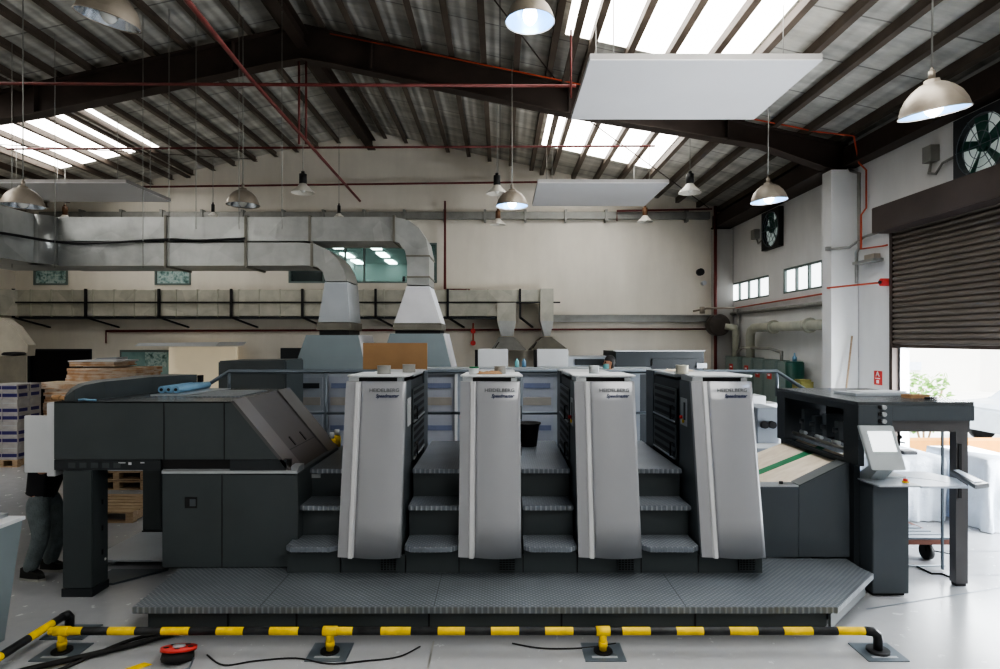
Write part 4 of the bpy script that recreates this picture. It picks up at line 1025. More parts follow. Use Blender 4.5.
# rear frame and pile mechanism seen inside the opening
b = MB(); b.box(FX+.06,FX+1.0,7.45,7.6,1.1,1.85); b.build('rear_beam', m_dark2, t)
b = MB(); b.box(FX+.5,FX+.56,6.3,7.4,1.3,1.8); b.build('inner_plate', m_black, t)
for k in range(4):
    y=6.45+k*.24; b = MB(); b.box(FX+.12,FX+.3,y,y+.08,1.42,1.62+.05*(k%2)); b.cyl((FX+.11,y+.04,1.5),(FX+.11,y+.04,1.55),.03,10); b.build('suction_head', m_dmid, t)
for k in range(3):
    b = MB(); b.cyl((FX+.1,6.4+k*.35,1.4),(FX+.1,6.52+k*.35,1.4),.022,10); b.build('roller', m_silver, t)
b = MB(); b.tube([(FX+.1,6.2,1.36),(FX+.1,7.4,1.36)],.02,8); b.build('shaft', m_cond, t)
# feed board
def brd(x): return 1.23-(3.66-x)*.40
b = MB(); b.pry([(2.56,brd(2.56)),(3.7,brd(3.7)),(3.7,brd(3.7)+.02),(2.56,brd(2.56)+.02)],6.3,7.55); fb=b.build('feed_board', m_board, t)
b = MB(); b.pry([(2.56,brd(2.56)+.021),(3.7,brd(3.7)+.021),(3.7,brd(3.7)+.025),(2.56,brd(2.56)+.025)],6.83,6.97); b.build('green_belt', m_green, fb)
b = MB(); b.pry([(2.505,.45),(3.51,.45),(3.51,brd(3.51)-.03),(2.505,brd(2.505)-.05)],6.3,7.5); b.build('under_body', m_dark2, t)
# front side guard in two panels with a slanted top
SY=6.12
xg0, xg1, xg2 = 2.51, sx(799,SY), 3.565
zg = 1.0
b = MB(); b.box(xg0,xg1-.004,SY,SY+.03,.285,zg); b.build('side_guard', m_dmid, t)
b = MB(); b.pry([(xg1,.285),(xg2,.285),(xg2,1.25),(xg1,zg)],SY,SY+.03); b.build('side_guard', m_dmid, t)
b = MB(); b.box(xg0,xg1-.004,SY,6.28,zg+.001,zg+.015); b.build('guard_ledge', m_silver, t)
b = MB(); b.pry([(xg1,zg+.002),(xg2,1.252),(xg2,1.27),(xg1,zg+.02)],SY,6.29); b.build('guard_top', m_dark, t)
b = MB(); b.cyl((sx(781,6.2),6.2,zg+.015),(sx(781,6.2),6.2,zg+.04),.02,10); b.build('stud', m_black, t)
# console table and screen
t = thing('feeder_console', (4.0,6.0,1.1), 'pale control table with tilted lit screen on the feeder column', 'console')
b = MB(); b.prz([(3.62,5.72),(4.02,5.72),(4.02,6.38),(3.64,6.38),(3.6,6.02)],1.095,1.11); b.build('table_top', m_ltable, t, bev=.005)
b = MB(); b.prz([(4.025,5.72),(4.46,5.72),(4.3,5.98),(4.1,6.1),(4.025,5.98)],1.085,1.105); b.build('front_shelf', m_film, t)
zc=1.111
# tilted screen panel
def tp(u,v,d): # u across 0..1, v up 0..1, d thickness
    xa = sx(872,6.1)+(.0-.12*(1-0))*0
    x = sx(868,5.8) + u*(sx(902,5.8)-sx(868,5.8)) - v*.07
    return (x, 5.73+v*.09+d, 1.255+v*.41)
def tpoly(u0,u1,v0,v1,d0,d1):
    a=[tp(u0,v0,d0),tp(u1,v0,d0),tp(u1,v1,d0),tp(u0,v1,d0)]; c=[tp(u0,v0,d1),tp(u1,v0,d1),tp(u1,v1,d1),tp(u0,v1,d1)]
    return a,c
b = MB(); a,c=tpoly(0,1,0,1,0,.05); b.loft(a[::-1],c[::-1]); sp=b.build('screen_panel', m_console, t, bev=.006)
b = MB(); a,c=tpoly(.18,.88,.42,.88,-.006,-.001); b.loft(a[::-1],c[::-1]); b.build('screen', m_screen, sp)
b = MB(); b.prx([(5.8,1.27),(5.86,1.33),(6.16,zc+.03),(6.2,zc),(5.98,zc)],sx(874,5.9),sx(890,5.9)); b.box(sx(868,6.1),sx(901,6.1),6.02,6.3,zc,zc+.02); b.build('screen_base', m_console, t)
b = MB(); b.cyl((sx(902,5.9),5.85,zc),(sx(902,5.9),5.85,zc+.012),.03,14); b.build('button_base', m_yel, t)
b = MB(); b.cyl((sx(902,5.9),5.85,zc+.013),(sx(902,5.9),5.85,zc+.035),.02,14); b.build('stop_button', m_redlab, t)
t = thing('side_shelf', (4.7,6.1,1.1), 'pale shelf with dark hinged arm at the right of the feeder', 'shelf')
b = MB(); b.prz([(4.3,6.0),(4.47,5.74),(4.6,6.05),(4.5,6.36),(4.03,6.36),(4.12,6.12)],1.09,1.106); b.build('shelf_plate', m_film, t)
b = MB(); b.prz([(4.50,6.0),(4.61,6.02),(4.44,5.44),(4.26,5.38)],1.16,1.2); b.build('hinged_arm', m_dmid, t, bev=.006)
b = MB(); b.prz([(4.52,5.98),(4.59,6.0),(4.42,5.50),(4.32,5.46)],1.201,1.206); b.build('arm_cover', m_film, t)
# papers on top of the feeder
def sheets(nm,x0,x1,y0,y1,z,h,mt,lab,cat,rot=0):
    b = MB(); b.prz([(x0,y0),(x1,y0+rot),(x1-rot,y1),(x0-rot,y1-rot)],z,z+h); b.build(nm,mt,label=lab,cat=cat)
sheets('paper_stack',sx(848,6.7),sx(905,6.7),6.55,6.95,FZ+.001,.025,m_lgrey,'flat stack of pale sheets on top of the feeder','paper',.05)
sheets('paper_stack',sx(855,6.8),sx(900,6.8),6.6,6.9,FZ+.027,.012,m_white2,'white curled sheet on the pale stack on the feeder','paper',.08)
sheets('work_glove',sx(908,6.3),sx(928,6.3),6.25,6.4,FZ+.001,.035,m_card,'brown work glove on top of the feeder','glove',.02)
pipe([(sx(925,6.15),6.15,FZ+.013),(sx(932,6.15),6.15,FZ+.013),(sx(940,6.15),6.2,FZ+.013)],.012,m_black,'small black hand tool on top of the feeder',name='hand_tool',cat='tool')
# pile area
b = MB(); b.box(sx(942.2,6.5),sx(944,6.5),6.5,6.52,.01,1.6); t=b.build('guide_rod', m_rail, label='thin vertical steel guide rod inside the feeder frame', cat='rod')
pipe([(3.98,6.62,.01),(sx(945,6.62),6.62,.01)],.008,m_rail,'thin dark rail on the floor inside the feeder',name='floor_rail',cat='rail')
b = MB()
pts=[(917,567),(932,574.5),(942,574.5),(951,578)]
b.tube([(sx(a,1500/(c-340)),1500/(c-340),.008) for a,c in pts],.008,6); b.build('floor_cable', m_black, label='dark cable lying on the floor by the feeder post', cat='cable')
t = thing('trolley', (4.9,7.0,0), 'low wheeled trolley with slatted wooden top beyond the feeder', 'trolley')
b = MB(); 
for k in range(6): b.box(4.4,5.08-.03*k,6.75+k*.12,6.85+k*.12,.255,.275)
each(b,'slat', m_rail, t)
b = MB(); b.box(4.4,5.06,6.74,7.5,.2,.253); b.build('wooden_frame', M('red_wood',(.16,.06,.04),.6), t)
for y in (6.85,7.4):
    b = MB(); b.cyl((4.84,y,.09),(4.90,y,.09),.09,18); b.build('wheel', m_blackr, t)
    b = MB(); b.box(4.83,4.91,y-.03,y+.03,.1,.199); b.build('wheel_fork', m_black, t)
b = MB(); b.tube([(4.86,6.8,.12),(5.1,6.7,.1)],.008,6); b.build('brake_lever', m_black, t)
b = MB(); b.tube([(sx(899,6.4),6.4,sz(428,6.4)),(sx(899,6.4),6.4,sz(446,6.4))],.012,6); b.tube([(sx(896,6.4),6.4,sz(441,6.4)),(sx(905,6.4),6.4,sz(443,6.4))],.01,6); b.sphere((sx(900,6.4),6.4,sz(437,6.4)),.025,8,6)
b.build('hanging_valve', m_black, label='small black valve hanging under the feeder beam', cat='valve')

# floor joints
for k,(p,q) in enumerate((((5.2,7.1),(7.1,7.1)),((5.0,6.38),(7.1,6.38)),((3.4,5.57),(7.1,6.65)),((-.55,2.0),(-.55,4.98)),)):
    P=Vector((*p,0)); Q=Vector((*q,0)); d=(Q-P).normalized(); n=Vector((-d.y,d.x,0))*.008
    b = MB(); b._add([P-n+Vector((0,0,.002)),Q-n+Vector((0,0,.002)),Q+n+Vector((0,0,.002)),P+n+Vector((0,0,.002))],[(0,1,2,3)]); struct('trim_%d'%(k+1), b, m_rail if k<3 else m_cond)

# wrapped goods near the door
def draped(x0,x1,y0,y1,z,lab,amp=.03):
    b = MB(); nx_,nz_=18,8
    vs=[];fs=[]
    import mathutils
    ring=[]
    per=[]
    for k in range(nx_): per.append((x0+(x1-x0)*k/nx_,y0,0,-1))
    for k in range(nx_): per.append((x1,y0+(y1-y0)*k/nx_,1,0))
    for k in range(nx_): per.append((x1-(x1-x0)*k/nx_,y1,0,1))
    for k in range(nx_): per.append((x0,y1-(y1-y0)*k/nx_,-1,0))
    n=len(per)
    for j in range(nz_+1):
        f=j/nz_
        for k,(x,y,ax,ay) in enumerate(per):
            w=amp*math.sin(k*1.7+.5*math.sin(j))*(1-f)*1.0+amp*.5*math.sin(k*.9+j*.8)
            if f>.99: w=-.03
            vs.append((x+ax*w,y+ay*w,.01+z*f+(.01*math.sin(k) if 0<f<1 else 0)))
    for j in range(nz_):
        for k in range(n): fs.append((j*n+k,j*n+(k+1)%n,(j+1)*n+(k+1)%n,(j+1)*n+k))
    fs.append(tuple(nz_*n+k for k in range(n)))
    b._add(vs,fs,True); return b.build('wrapped_pallet_load', m_cloth, label=lab, cat='load')
draped(5.35,6.15,8.25,9.2,sz(457,8.3),'pallet load wrapped in pale blue white film seen through the feeder')
draped(6.3,6.95,7.75,8.9,sz(461,7.8),'pallet load under white crinkled film at the right edge')
b = MB(); b.box(sx(904,8.4),sx(918,8.4),8.4,8.6,.887,.94); b.build('black_tray', m_black, label='small black tray on top of the wrapped load', cat='tray', bev=.01)

# ------------------------------------------------------------------ right wall fittings
t = thing('roller_shutter', (7.0,8,2.36), 'dark brown roller shutter half open on the right wall', 'shutter')
b = MB(); n=22; z0,z1=2.42,4.5
prof=[]
for k in range(n):
    za=z0+(z1-z0)*k/n; dz_=(z1-z0)/n
    prof+= [(XR-.015,za),(XR-.04,za+dz_*.12),(XR-.055,za+dz_*.35),(XR-.055,za+dz_*.55),(XR-.04,za+dz_*.8),(XR-.015,za+dz_*.95)]
poly=[(x,z) for x,z in prof]+[(XR+.02,z1),(XR+.02,z0)]
b.prism([(x,5.3,z) for x,z in poly],(0,5.55,0)); b.build('curtain', m_shut, t)
b = MB(); b.box(XR-.05,XR+.03,5.3,10.85,2.36,2.419); b.build('bottom_bar', m_steel, t)
b = MB(); b.box(6.78,XR-.01,4.6,10.95,4.44,4.9); b.build('housing', m_house, t, bev=.01)
b = MB(); b.box(XR-.06,XR+.05,10.85,10.93,0,4.44); b.build('guide_rail', m_steel, t)
b = MB(); b.box(XR+.06,XR+.22,10.80,10.9,0,4.4); struct('trim_9', b, m_silver)
def fan(yc,zc,lab,s=.54):
    t = thing('exhaust_fan', (XR-.1,yc,zc-s), lab, 'fan')
    X=XR-.005
    b = MB(); 
    # square frame with round hole
    N=32; 
    ring=[(X-.12,yc+ .46*math.cos(2*PI*k/N), zc+.46*math.sin(2*PI*k/N)) for k in range(N)]
    sq=[]
    for k in range(N):
        a=2*PI*k/N; c_,s_=math.cos(a),math.sin(a); m_=max(abs(c_),abs(s_)); sq.append((X-.12,yc+s*c_/m_,zc+s*s_/m_))
    b._add(ring+sq,[(k,(k+1)%N,N+(k+1)%N,N+k) for k in range(N)])
    sb=[(X,y,z) for _,y,z in sq]; rb=[(X,y,z) for _,y,z in ring]
    b._add(sq+sb,[(k,(k+1)%N,N+(k+1)%N,N+k) for k in range(N)]); b._add(ring+rb,[(k,N+k,N+(k+1)%N,(k+1)%N) for k in range(N)])
    b.build('square_frame', m_black if yc>12 else m_dark2, t)
    b = MB(); b.cyl((X-.005,yc,zc),(X-.004,yc,zc),.47,32); b.build('back_mesh', m_whitefan, t)
    b = MB(); b.cyl((X-.10,yc,zc),(X-.04,yc,zc),.1,20); b.build('hub', m_darkgreen, t)
    for k in range(5):
        a=2*PI*k/5+.3; b=MB(); u=Vector((0,math.cos(a),math.sin(a))); w=Vector((0,-math.sin(a),math.cos(a))); c0=Vector((X-.07,yc,zc)); tw=Vector((.03,0,0))
        q=[c0+u*.08-w*.05-tw,c0+u*.43-w*.13-tw,c0+u*.44+w*.05+tw,c0+u*.08+w*.05+tw]
        b.prism(q,(.006,0,0)); b.build('blade', m_darkgreen, t)
    b = MB()
    for k in range(6):
        a=2*PI*k/6; b.tube([(X-.125,yc,zc),(X-.125,yc+.47*math.cos(a),zc+.47*math.sin(a))],.006,6)
    for rr in (.2,.33,.45): b.tube([(X-.125,yc+rr*math.cos(2*PI*k/24),zc+rr*math.sin(2*PI*k/24)) for k in range(25)],.006,6)
    b.build('wire_guard', m_rail, t)
m_whitefan = M('glowing_fan_backing',(.55,.62,.6),.6,emit=.25); m_darkgreen = M('dark_green_enamel',(.02,.09,.07),.4)  # backing is given a faint glow of its own, no lamp
fan(15.62,5.38,'small dark square exhaust fan beyond the white column',.5); fan(8.78,5.36,'large dark square exhaust fan above the roller shutter',.52)
b = MB(); b.box(7.0,XR-.005,9.75,9.95,5.42,5.68); t=b.build('switch_box', m_cond, label='grey switch box with cable left of the large fan', cat='box')
b = MB(); b.tube([(7.08,9.85,5.42),(7.08,9.9,5.25),(7.08,9.75,5.2),(7.08,9.6,5.33),(7.08,9.3,5.36)],.02,6); b.build('cable', m_cond, t)
b = MB(); b.box(7.0,XR-.005,16.5,16.75,5.3,5.55); t=b.build('switch_box', m_cond, label='grey switch box left of the small fan', cat='box')
b = MB(); b.tube([(7.1,16.6,5.3),(7.1,16.5,5.15),(7.1,16.3,5.2)],.02,6); b.build('cable', m_cond, t)
pipe([(6.98,12.0,5.9),(7.0,11.7,5.75),(7.0,11.7,4.3),(6.95,11.7,4.2),(6.95,11.7,3.6)], .03, m_cond, 'grey conduit running down the near side of the column', name='conduit')
b = MB(); b.box(6.5,6.6,11.95,12.0,4.28,4.36); b.tube([(6.56,11.9,4.3),(6.9,11.85,4.33),(7.05,11.6,4.5),(7.08,11.0,4.52)],.025,6); b.build('conduit', m_cond, label='bent grey conduit with bracket across the upper column', cat='pipe')
t = thing('bracket_light', (7.0,11.4,3.95), 'grey bracket light fixture beside the column', 'fixture')
b = MB(); b.box(6.9,7.1,11.1,11.75,3.97,4.02); b.build('arm', m_cond, t)
b = MB(); b.box(6.98,7.1,11.2,11.5,4.021,4.12); b.build('housing', m_lampg, t)
t = thing('fire_sign', (7.12,11.35,1.75), 'small red fire extinguisher sign beside the column', 'sign')
yS0,yS1 = 11.22,11.45; zS0,zS1=sz(385,11.3),sz(371,11.3)
b = MB(); b.box(XR-.014,XR-.002,yS0,yS1,zS0,zS1); b.build('sign_board', m_redlab, t)
b = MB(); ym=(yS0+yS1)/2
b.tube([(XR-.016,ym-.05,zS0+.16),(XR-.016,ym,zS1-.02),(XR-.016,ym+.05,zS0+.16)],.008,4); b.tube([(XR-.016,ym-.03,zS0+.19),(XR-.016,ym+.03,zS0+.19)],.006,4)
b.box(XR-.02,XR-.015,ym-.07,ym+.07,zS0+.115,zS0+.13); b.box(XR-.02,XR-.015,ym-.035,ym+.035,zS0+.03,zS0+.09); b.build('white_mark', m_whitep, t)
b = MB(); b.tube([(sx(843,11.6),11.6,0.02),(sx(846,11.7),11.7,1.5),(sx(852,11.85),11.85,sz(336,11.85))],.018,8); b.build('broom_stick', m_pallet, label='wooden broom stick leaning against the white column', cat='stick')
cabs=[(17.1,18.1,2.02,1),(16.2,16.85,2.02,1),(15.5,16.1,2.0,1),(14.78,15.44,2.0,1),(14.2,14.7,1.98,0)]
for i,(y0,y1,zt2,hasl) in enumerate(cabs):
    nm = ['farthest and widest grey green electrical cabinet on the right wall','second farthest grey green electrical cabinet on the right wall','middle grey green electrical cabinet on the right wall','fourth grey green electrical cabinet, next to the nearest one','nearest grey green electrical cabinet, without red label'][i]
    t = thing('electrical_cabinet', (6.95,(y0+y1)/2,.2), nm, 'cabinet')
    b = MB(); b.box(6.8,XR-.005,y0,y1,.0,zt2); b.build('cabinet_body', m_cab, t, bev=.01)
    b = MB(); b.box(6.785,6.799,y0+.04,y1-.04,.15,zt2-.05); d=b.build('cabinet_door', m_cab, t)
    if hasl:
        b = MB(); ym=(y0+y1)/2; zz=1.72 if i<2 else 1.62; b.box(6.775,6.784,ym-.12,ym+.12,zz-.1,zz+.08); b.build('red_label', m_redlab, d)
        b = MB(); b.box(6.765,6.774,ym-.06,ym+.06,zz-.02,zz+.02); b.build('white_label_mark', m_whitep, d)
t = thing('water_dispenser', (6.85,14.0,0), 'dark green drum with blue bottle beside the electrical cabinets', 'dispenser')
b = MB(); b.cyl((6.85,13.95,0),(6.85,13.95,2.0),.2,20); b.build('drum_body', m_darkgreen, t, bev=.02)
b = MB(); b.lathe([(0.001,2.001),(.05,2.001),(.05,2.1),(.02,2.14),(.02,2.2),(0.001,2.2)],(6.85,13.95,0),14); b.build('bottle', m_blue, t)
b = MB(); b.box(6.6,6.95,13.25,13.6,0,1.62); b.build('yellow_bag', m_sack, label='dull yellow sack beside the dark green drum', cat='sack', bev=.05)

# outside the shutter
b = MB(); b.box(7.41,40,-5,60,-.25,-.05); struct('trim_10', b, m_ground)
b = MB(); b.box(9,38,30,30.3,-.05,8); b.box(24,24.3,5,30,-.05,8); b.build('yard_wall', m_outwall, label='sunlit pale wall across the yard outside', cat='wall')
b = MB()
b.box(22.2,23.4,29.9,29.99,2.2,3.2); b.box(20.3,21,29.9,29.99,1.0,1.4); b.build('wall_panel', m_film, label='faint pale blue panel on the yard wall', cat='panel')
t = thing('shrub', (9.7,13.6,0), 'pale green leafy shrub outside the shutter opening', 'shrub')
b = MB(); rnd=random.Random(3)
for k in range(420):
    a=rnd.random()*2*PI; rr=rnd.random()**.5*.8; z=.5+rnd.random()*1.25; x=9.4+.75*rr*math.cos(a)*(1-.3*(z-.5)); y=13.3+.7*rr*math.sin(a)
    u=Vector((rnd.uniform(-1,1),rnd.uniform(-1,1),rnd.uniform(-.3,1))).normalized()*.09; w=u.orthogonal().normalized()*.035
    c0=Vector((x,y,z)); b._add([c0-u,c0+w,c0+u,c0-w],[(0,1,2,3)])
b.build('foliage', m_leaf, t)
b = MB()
for k in range(6): b.tube([(9.4,13.3,-.05),(9.4+.2*math.cos(k),13.3+.2*math.sin(k),.7),(9.4+.4*math.cos(k),13.3+.4*math.sin(k),1.4)],.02,6)
b.build('stem', m_pallet, t)
# parked car
t = thing('parked_car', (13.4,14,0), 'silver parked car at the right edge outside', 'car')
Yq=13.8; x0q=11.6
side=[(x0q,.3),(x0q,.85),(x0q+.2,.95),(x0q+1.0,1.02),(x0q+1.6,1.45),(x0q+2.9,1.48),(x0q+3.6,1.05),(x0q+4.2,.98),(x0q+4.3,.35)]
b = MB(); b.pry(side,Yq,Yq+1.7); b.build('car_body', m_carp, t, bev=.05)
b = MB(); b.pry([(x0q+1.12,1.05),(x0q+1.65,1.4),(x0q+2.85,1.42),(x0q+3.4,1.07)],Yq-.01,Yq+1.71); b.build('car_windows', m_dmid, t)
for x in (x0q+.8,x0q+3.4):
    for y in (Yq-.02,Yq+1.55):
        b = MB(); b.cyl((x,y,.28),(x,y+.18,.28),.33,20); b.build('wheel', m_blackr, t)
b = MB(); b.prx([(12.2,-.05),(12.2,.45),(12.3,.5),(12.4,.45),(12.5,-.05)],8.2,12.5); b.build('orange_barrier', m_orange, label='orange road barrier outside in front of the parked car', cat='barrier')

# ------------------------------------------------------------------ left side goods
# cartons of paper on a pallet
def pallet(x0,x1,y0,y1,z,lab,group=None):
    t = thing('pallet', ((x0+x1)/2,(y0+y1)/2,z), lab, 'pallet', group)
    b = MB(); n=6
    for k in range(n): w=(y1-y0)/n; b.box(x0,x1,y0+k*w+.01,y0+(k+1)*w-.02,z+.125,z+.145)
    each(b,'deck_board', m_pallet, t)
    for k in range(3):
        x=x0+(x1-x0-.1)*k/2; b = MB(); b.box(x,x+.1,y0,y1,z+.02,z+.124); b.build('bearer', m_pallet, t)
    b = MB(); b.box(x0,x1,y0,y0+.1,z,z+.019); b.box(x0,x1,y1-.1,y1,z,z+.019); each(b,'bottom_board', m_pallet, t)
    return t
pallet(-10.12,-9.48,11.78,12.42,0,'wooden pallet under the stack of grey paper cartons')
proto=None; cn=0
bw=.3; bh=.145; plain=None
for r in range(10):
    for i in range(2):
        for j in range(2):
            jx=random.uniform(-.006,.006)
            x0=-10.1+i*.31+jx; y0=11.8+j*.31; z0=.146+r*(bh+.003)
            if r%3==1:
                if plain is None:
                    plain = thing('paper_carton', (x0,y0,z0), 'plain grey paper carton without label in the tall stack before the beige cabinet', 'carton', 'plain cartons in the tall stack')
                    b = MB(); b.box(x0,x0+bw,y0,y0+bw,z0,z0+bh); b.build('carton_body', m_ream, plain)
                    b = MB(); b.box(x0+.01,x0+bw-.01,y0-.003,y0-.0005,z0+.07,z0+.08); b.build('tape_strip', m_lgrey, plain)
                else: dup(plain,(x0,y0,z0))
                continue
            if proto is None:
                t = thing('paper_carton', (x0,y0,z0), 'grey paper carton with dark blue label in the tall stack before the beige cabinet', 'carton', 'paper cartons in the left stack')
                b = MB(); b.box(x0,x0+bw,y0,y0+bw,z0,z0+bh); b.build('carton_body', m_ream, t)
                b = MB(); b.box(x0+.0,x0+.29,y0-.004,y0-.0005,z0+.05,z0+.115); b.build('front_label', m_label, t)
                b = MB(); b.box(x0+bw+.0005,x0+bw+.004,y0+.03,y0+.24,z0+.05,z0+.115); b.build('side_label', m_label, t)
                proto=t
            else:
                dup(proto,(x0,y0,z0))
# stacks of wrapped sheets beyond
def pstack(x0,x1,y0,y1,z,h,lab,top=None):
    t = thing('sheet_stack', ((x0+x1)/2,(y0+y1)/2,z), lab, 'paper stack')
    b = MB(); n=max(3,int(h/.07))
    for k in range(n):
        a=random.uniform(-.03,.03); c=random.uniform(-.03,.03)
        b.box(x0+a,x1+c,y0+a,y1+c,z+h*k/n,z+h*(k+1)/n-.004)
    b.build('wrapped_sheets', m_paper, t)
    if top:
        b = MB(); b.box(x0-.02,x1+.04,y0-.02,y1,z+h+.001,z+h+.03); b.build('cover_sheet', top, t)
Yp=13.2
pstack(sx(67,Yp),sx(135,Yp),Yp,Yp+1.0,.16,sz(368,Yp)-.16,'tall stack of brown wrapped sheets behind the dark hood, right of the group')
pstack(sx(66,Yp),sx(112,Yp),Yp+.1,Yp+.9,sz(368,Yp)+.03,.10,'small stack of sheets with white cover on top of the tall brown stack',m_white2)
Yp=12.6
pstack(sx(43,Yp),sx(88,Yp),Yp,Yp+.45,.16,sz(382,Yp)-.16,'lower stack of brown wrapped sheets left of the dark hood')
pallet(sx(66,13.2),sx(136,13.2),13.2,14.2,0,'wooden pallet under the tall stack of brown sheets')
pallet(sx(42,12.6),sx(88,12.6),12.6,13.1,0,'wooden pallet under the lower stack of brown sheets')
b = MB(); b.pry([(sx(88,14.5),0),(sx(122,14.5),0),(sx(120,14.5),sz(357,14.5)),(sx(100,14.5),sz(358,14.5)),(sx(86,14.5),sz(364,14.5))],14.4,14.8); b.build('grey_cover_sheet', m_lgrey, label='grey cover standing behind the stacks of wrapped sheets', cat='cover')
pallet(-6.2,-5.02,8.2,9.2,0,'wooden pallet on the floor seen between the delivery pillars')
pallet(-6.9,-5.9,10,11,0,'lower pallet of the two stacked behind the delivery pillars')
pallet(-6.9,-5.9,10,11,.16,'upper pallet of the two stacked behind the delivery pillars')
sheets('steel_sheet',-6.85,-5.95,10.05,10.95,.306,.05,m_lgrey,'grey corrugated sheet bundle on the stacked pallets','sheet')

# grey desk at lower left
t = thing('console_desk', (-4.3,4.75,0), 'pale blue grey console desk beside the short striped barrier pipe', 'desk')
b = MB(); b.loft([(-4.7,4.5,0),(-4.13,4.5,0),(-4.13,5.0,0),(-4.7,5.0,0)],[(-4.7,4.5,1.0),(-3.98,4.5,1.0),(-3.98,5.0,1.0),(-4.7,5.0,1.0)]); b.build('desk_body', m_hood, t)
b = MB(); b.box(-4.7,-3.97,4.49,5.02,1.001,1.03); b.build('desk_top', m_white2, t)
b = MB(); b.box(-4.6,-4.1,4.7,5.0,1.031,1.06); b.build('desk_pad', m_silver, t)

# ------------------------------------------------------------------ barrier pipes
def stripes(p, q, r, pat, t, start_yellow=True):
    P=Vector(p); Q=Vector(q); Lg=(Q-P).length; d=(Q-P)/Lg
    pos=0; y=start_yellow; i=0
    for seg,col in pat:
        a=pos; c=min(pos+seg,Lg); b=MB(); b.cyl(P+d*a,P+d*c,r,14); b.build('painted_band', m_yel if col=='y' else m_pipeblk, t); pos=c
        if pos>=Lg-1e-4: break
m_pipeblk = M('worn_black_pipe', (.035,.037,.04), .45, .3, .5, 6)
t = thing('barrier_pipe', (0,4.8,0), 'long yellow and black striped pipe barrier in front of the platform', 'barrier')
YP=4.8; zp=sz(631,YP)
bands=[(50,83,'y'),(83,109,'b'),(109,136,'y'),(136,162,'b'),(162,190,'y'),(190,217,'b'),(217,244,'y'),(244,270,'b'),(270,299,'y'),(299,325,'b'),(325,353,'y'),(353,381,'b'),(381,411,'y'),(411,438,'b'),(438,465,'y'),(465,491,'b'),(491,519,'y'),(519,545,'b'),(545,573,'y'),(573,622,'b'),(622,650,'y'),(650,676,'b'),(676,703,'y'),(703,729,'b'),(729,757,'y'),(757,783,'b'),(783,812,'y'),(812,837,'b'),(837,864,'y'),(864,868,'b')]
# single pipe mesh with painted stripes
b = MB()
for a,c,col in bands:
    b.mi = 0 if col=='y' else 1
    b.cyl((sx(a,YP),YP,zp),(sx(c,YP),YP,zp),.031,14,caps=False)
b.build('striped_pipe', [m_yel, m_pipeblk], t)
b = MB(); b.tube([(sx(866,YP),YP,zp),(sx(873,YP),YP,zp-.005),(sx(877,YP),YP,zp-.03),(sx(878,YP),YP,zp-.07),(sx(878,YP),YP,.02)],.034,12); b.cyl((sx(878,YP),YP,.008),(sx(878,YP),YP,.028),.085,18); b.build('end_elbow', m_pipeblk, t)
for px in (330,603,62):
    x=sx(px,YP)
    b = MB(); b.cyl((x,YP,.02),(x,YP,zp),.03,12); b.cyl((x-.055,YP,zp),(x+.055,YP,zp),.038,14); b.cyl((x,YP,.05),(x,YP,.09),.036,12); b.build('tee_post', m_yel, t)
    b = MB(); b.cyl((x,YP,.009),(x,YP,.022),.075,18); b.build('foot_flange', m_pipeblk, t)
for px in (330,603,62,878):
    x=sx(px,YP); b = MB()
    b.box(x-.16,x+.16,4.66,4.94,0,.008); o=b.build('base_plate', m_rail, t)
    b = MB(); b.box(x-.10,x+.10,4.70,4.73,.0085,.0095); b.build('plate_slot', m_lgrey, o)
t = thing('barrier_pipe', (-3.7,4.4,0), 'shorter striped pipe barrier running towards the viewer at lower left', 'barrier')
b = MB(); X=-3.68; zq=.17
ys=[5.06,4.93,4.68,4.42,4.16,3.9,3.6,3.3]
for k in range(len(ys)-1):
    b.mi = 1 if k%2==0 else 0
    b.cyl((X,ys[k],zq),(X,ys[k+1],zq),.031,14,caps=False)
b.build('striped_pipe', [m_yel, m_pipeblk], t)
b = MB(); b.tube([(X,5.04,zq),(X,5.1,zq-.005),(X,5.13,zq-.04),(X,5.13,.02)],.034,12); b.build('end_elbow', m_pipeblk, t)
b = MB(); b.box(X-.16,X+.2,5.0,5.26,0,.008); b.cyl((X,5.13,.009),(X,5.13,.022),.075,18); b.build('base_plate', m_rail, t)
# hose, cables, tape, reel
pipe([(-2.75,5.05,.03),(-3.0,4.85,.03),(-3.35,4.62,.03),(-3.6,4.45,.03),(-3.75,4.2,.03)],.022,m_blackr,'thick black hose coming from under the platform at left',name='hose',cat='hose')
pipe([(-2.78,5.15,.015),(-3.05,4.98,.015),(-3.2,4.75,.015),(-3.33,4.5,.015),(-3.5,4.3,.015)],.014,m_blackr,'thinner black hose beside the thick hose at left',name='hose',cat='hose')
b = MB(); b.prz([(sx(147,4.55),4.62),(sx(147,4.55)-.08,4.65),(sx(100,4.4)-.08,4.4),(sx(100,4.4)+.02,4.38)],.0,.003); b.build('floor_tape', m_yel, label='short strip of yellow tape on the floor at lower left', cat='tape')
t = thing('cable_reel', (sx(173,4.62),4.62,0), 'red extension cable reel on the floor beside the platform', 'reel')
x=sx(173,4.62); Tm=Matrix.Rotation(-.28,3,'X')
b = MB(); b.lathe([(.05,.1),(.13,.1),(.13,.075),(.05,.075),(.05,.1)],(x,4.68,0),28,tilt=Tm); b.build('reel_disc', m_redlab, t)
b = MB(); b.lathe([(0.001,.074),(.11,.074),(.12,.02),(.11,.0),(0.001,.0)],(x,4.68,0),24,tilt=Tm); b.build('reel_drum', m_blackr, t)
b = MB(); b.lathe([(0.001,.112),(.045,.112),(.05,.076),(.001,.076)],(x,4.68,0),20,tilt=Tm); b.build('reel_hub', m_lgrey, t)
b = MB()
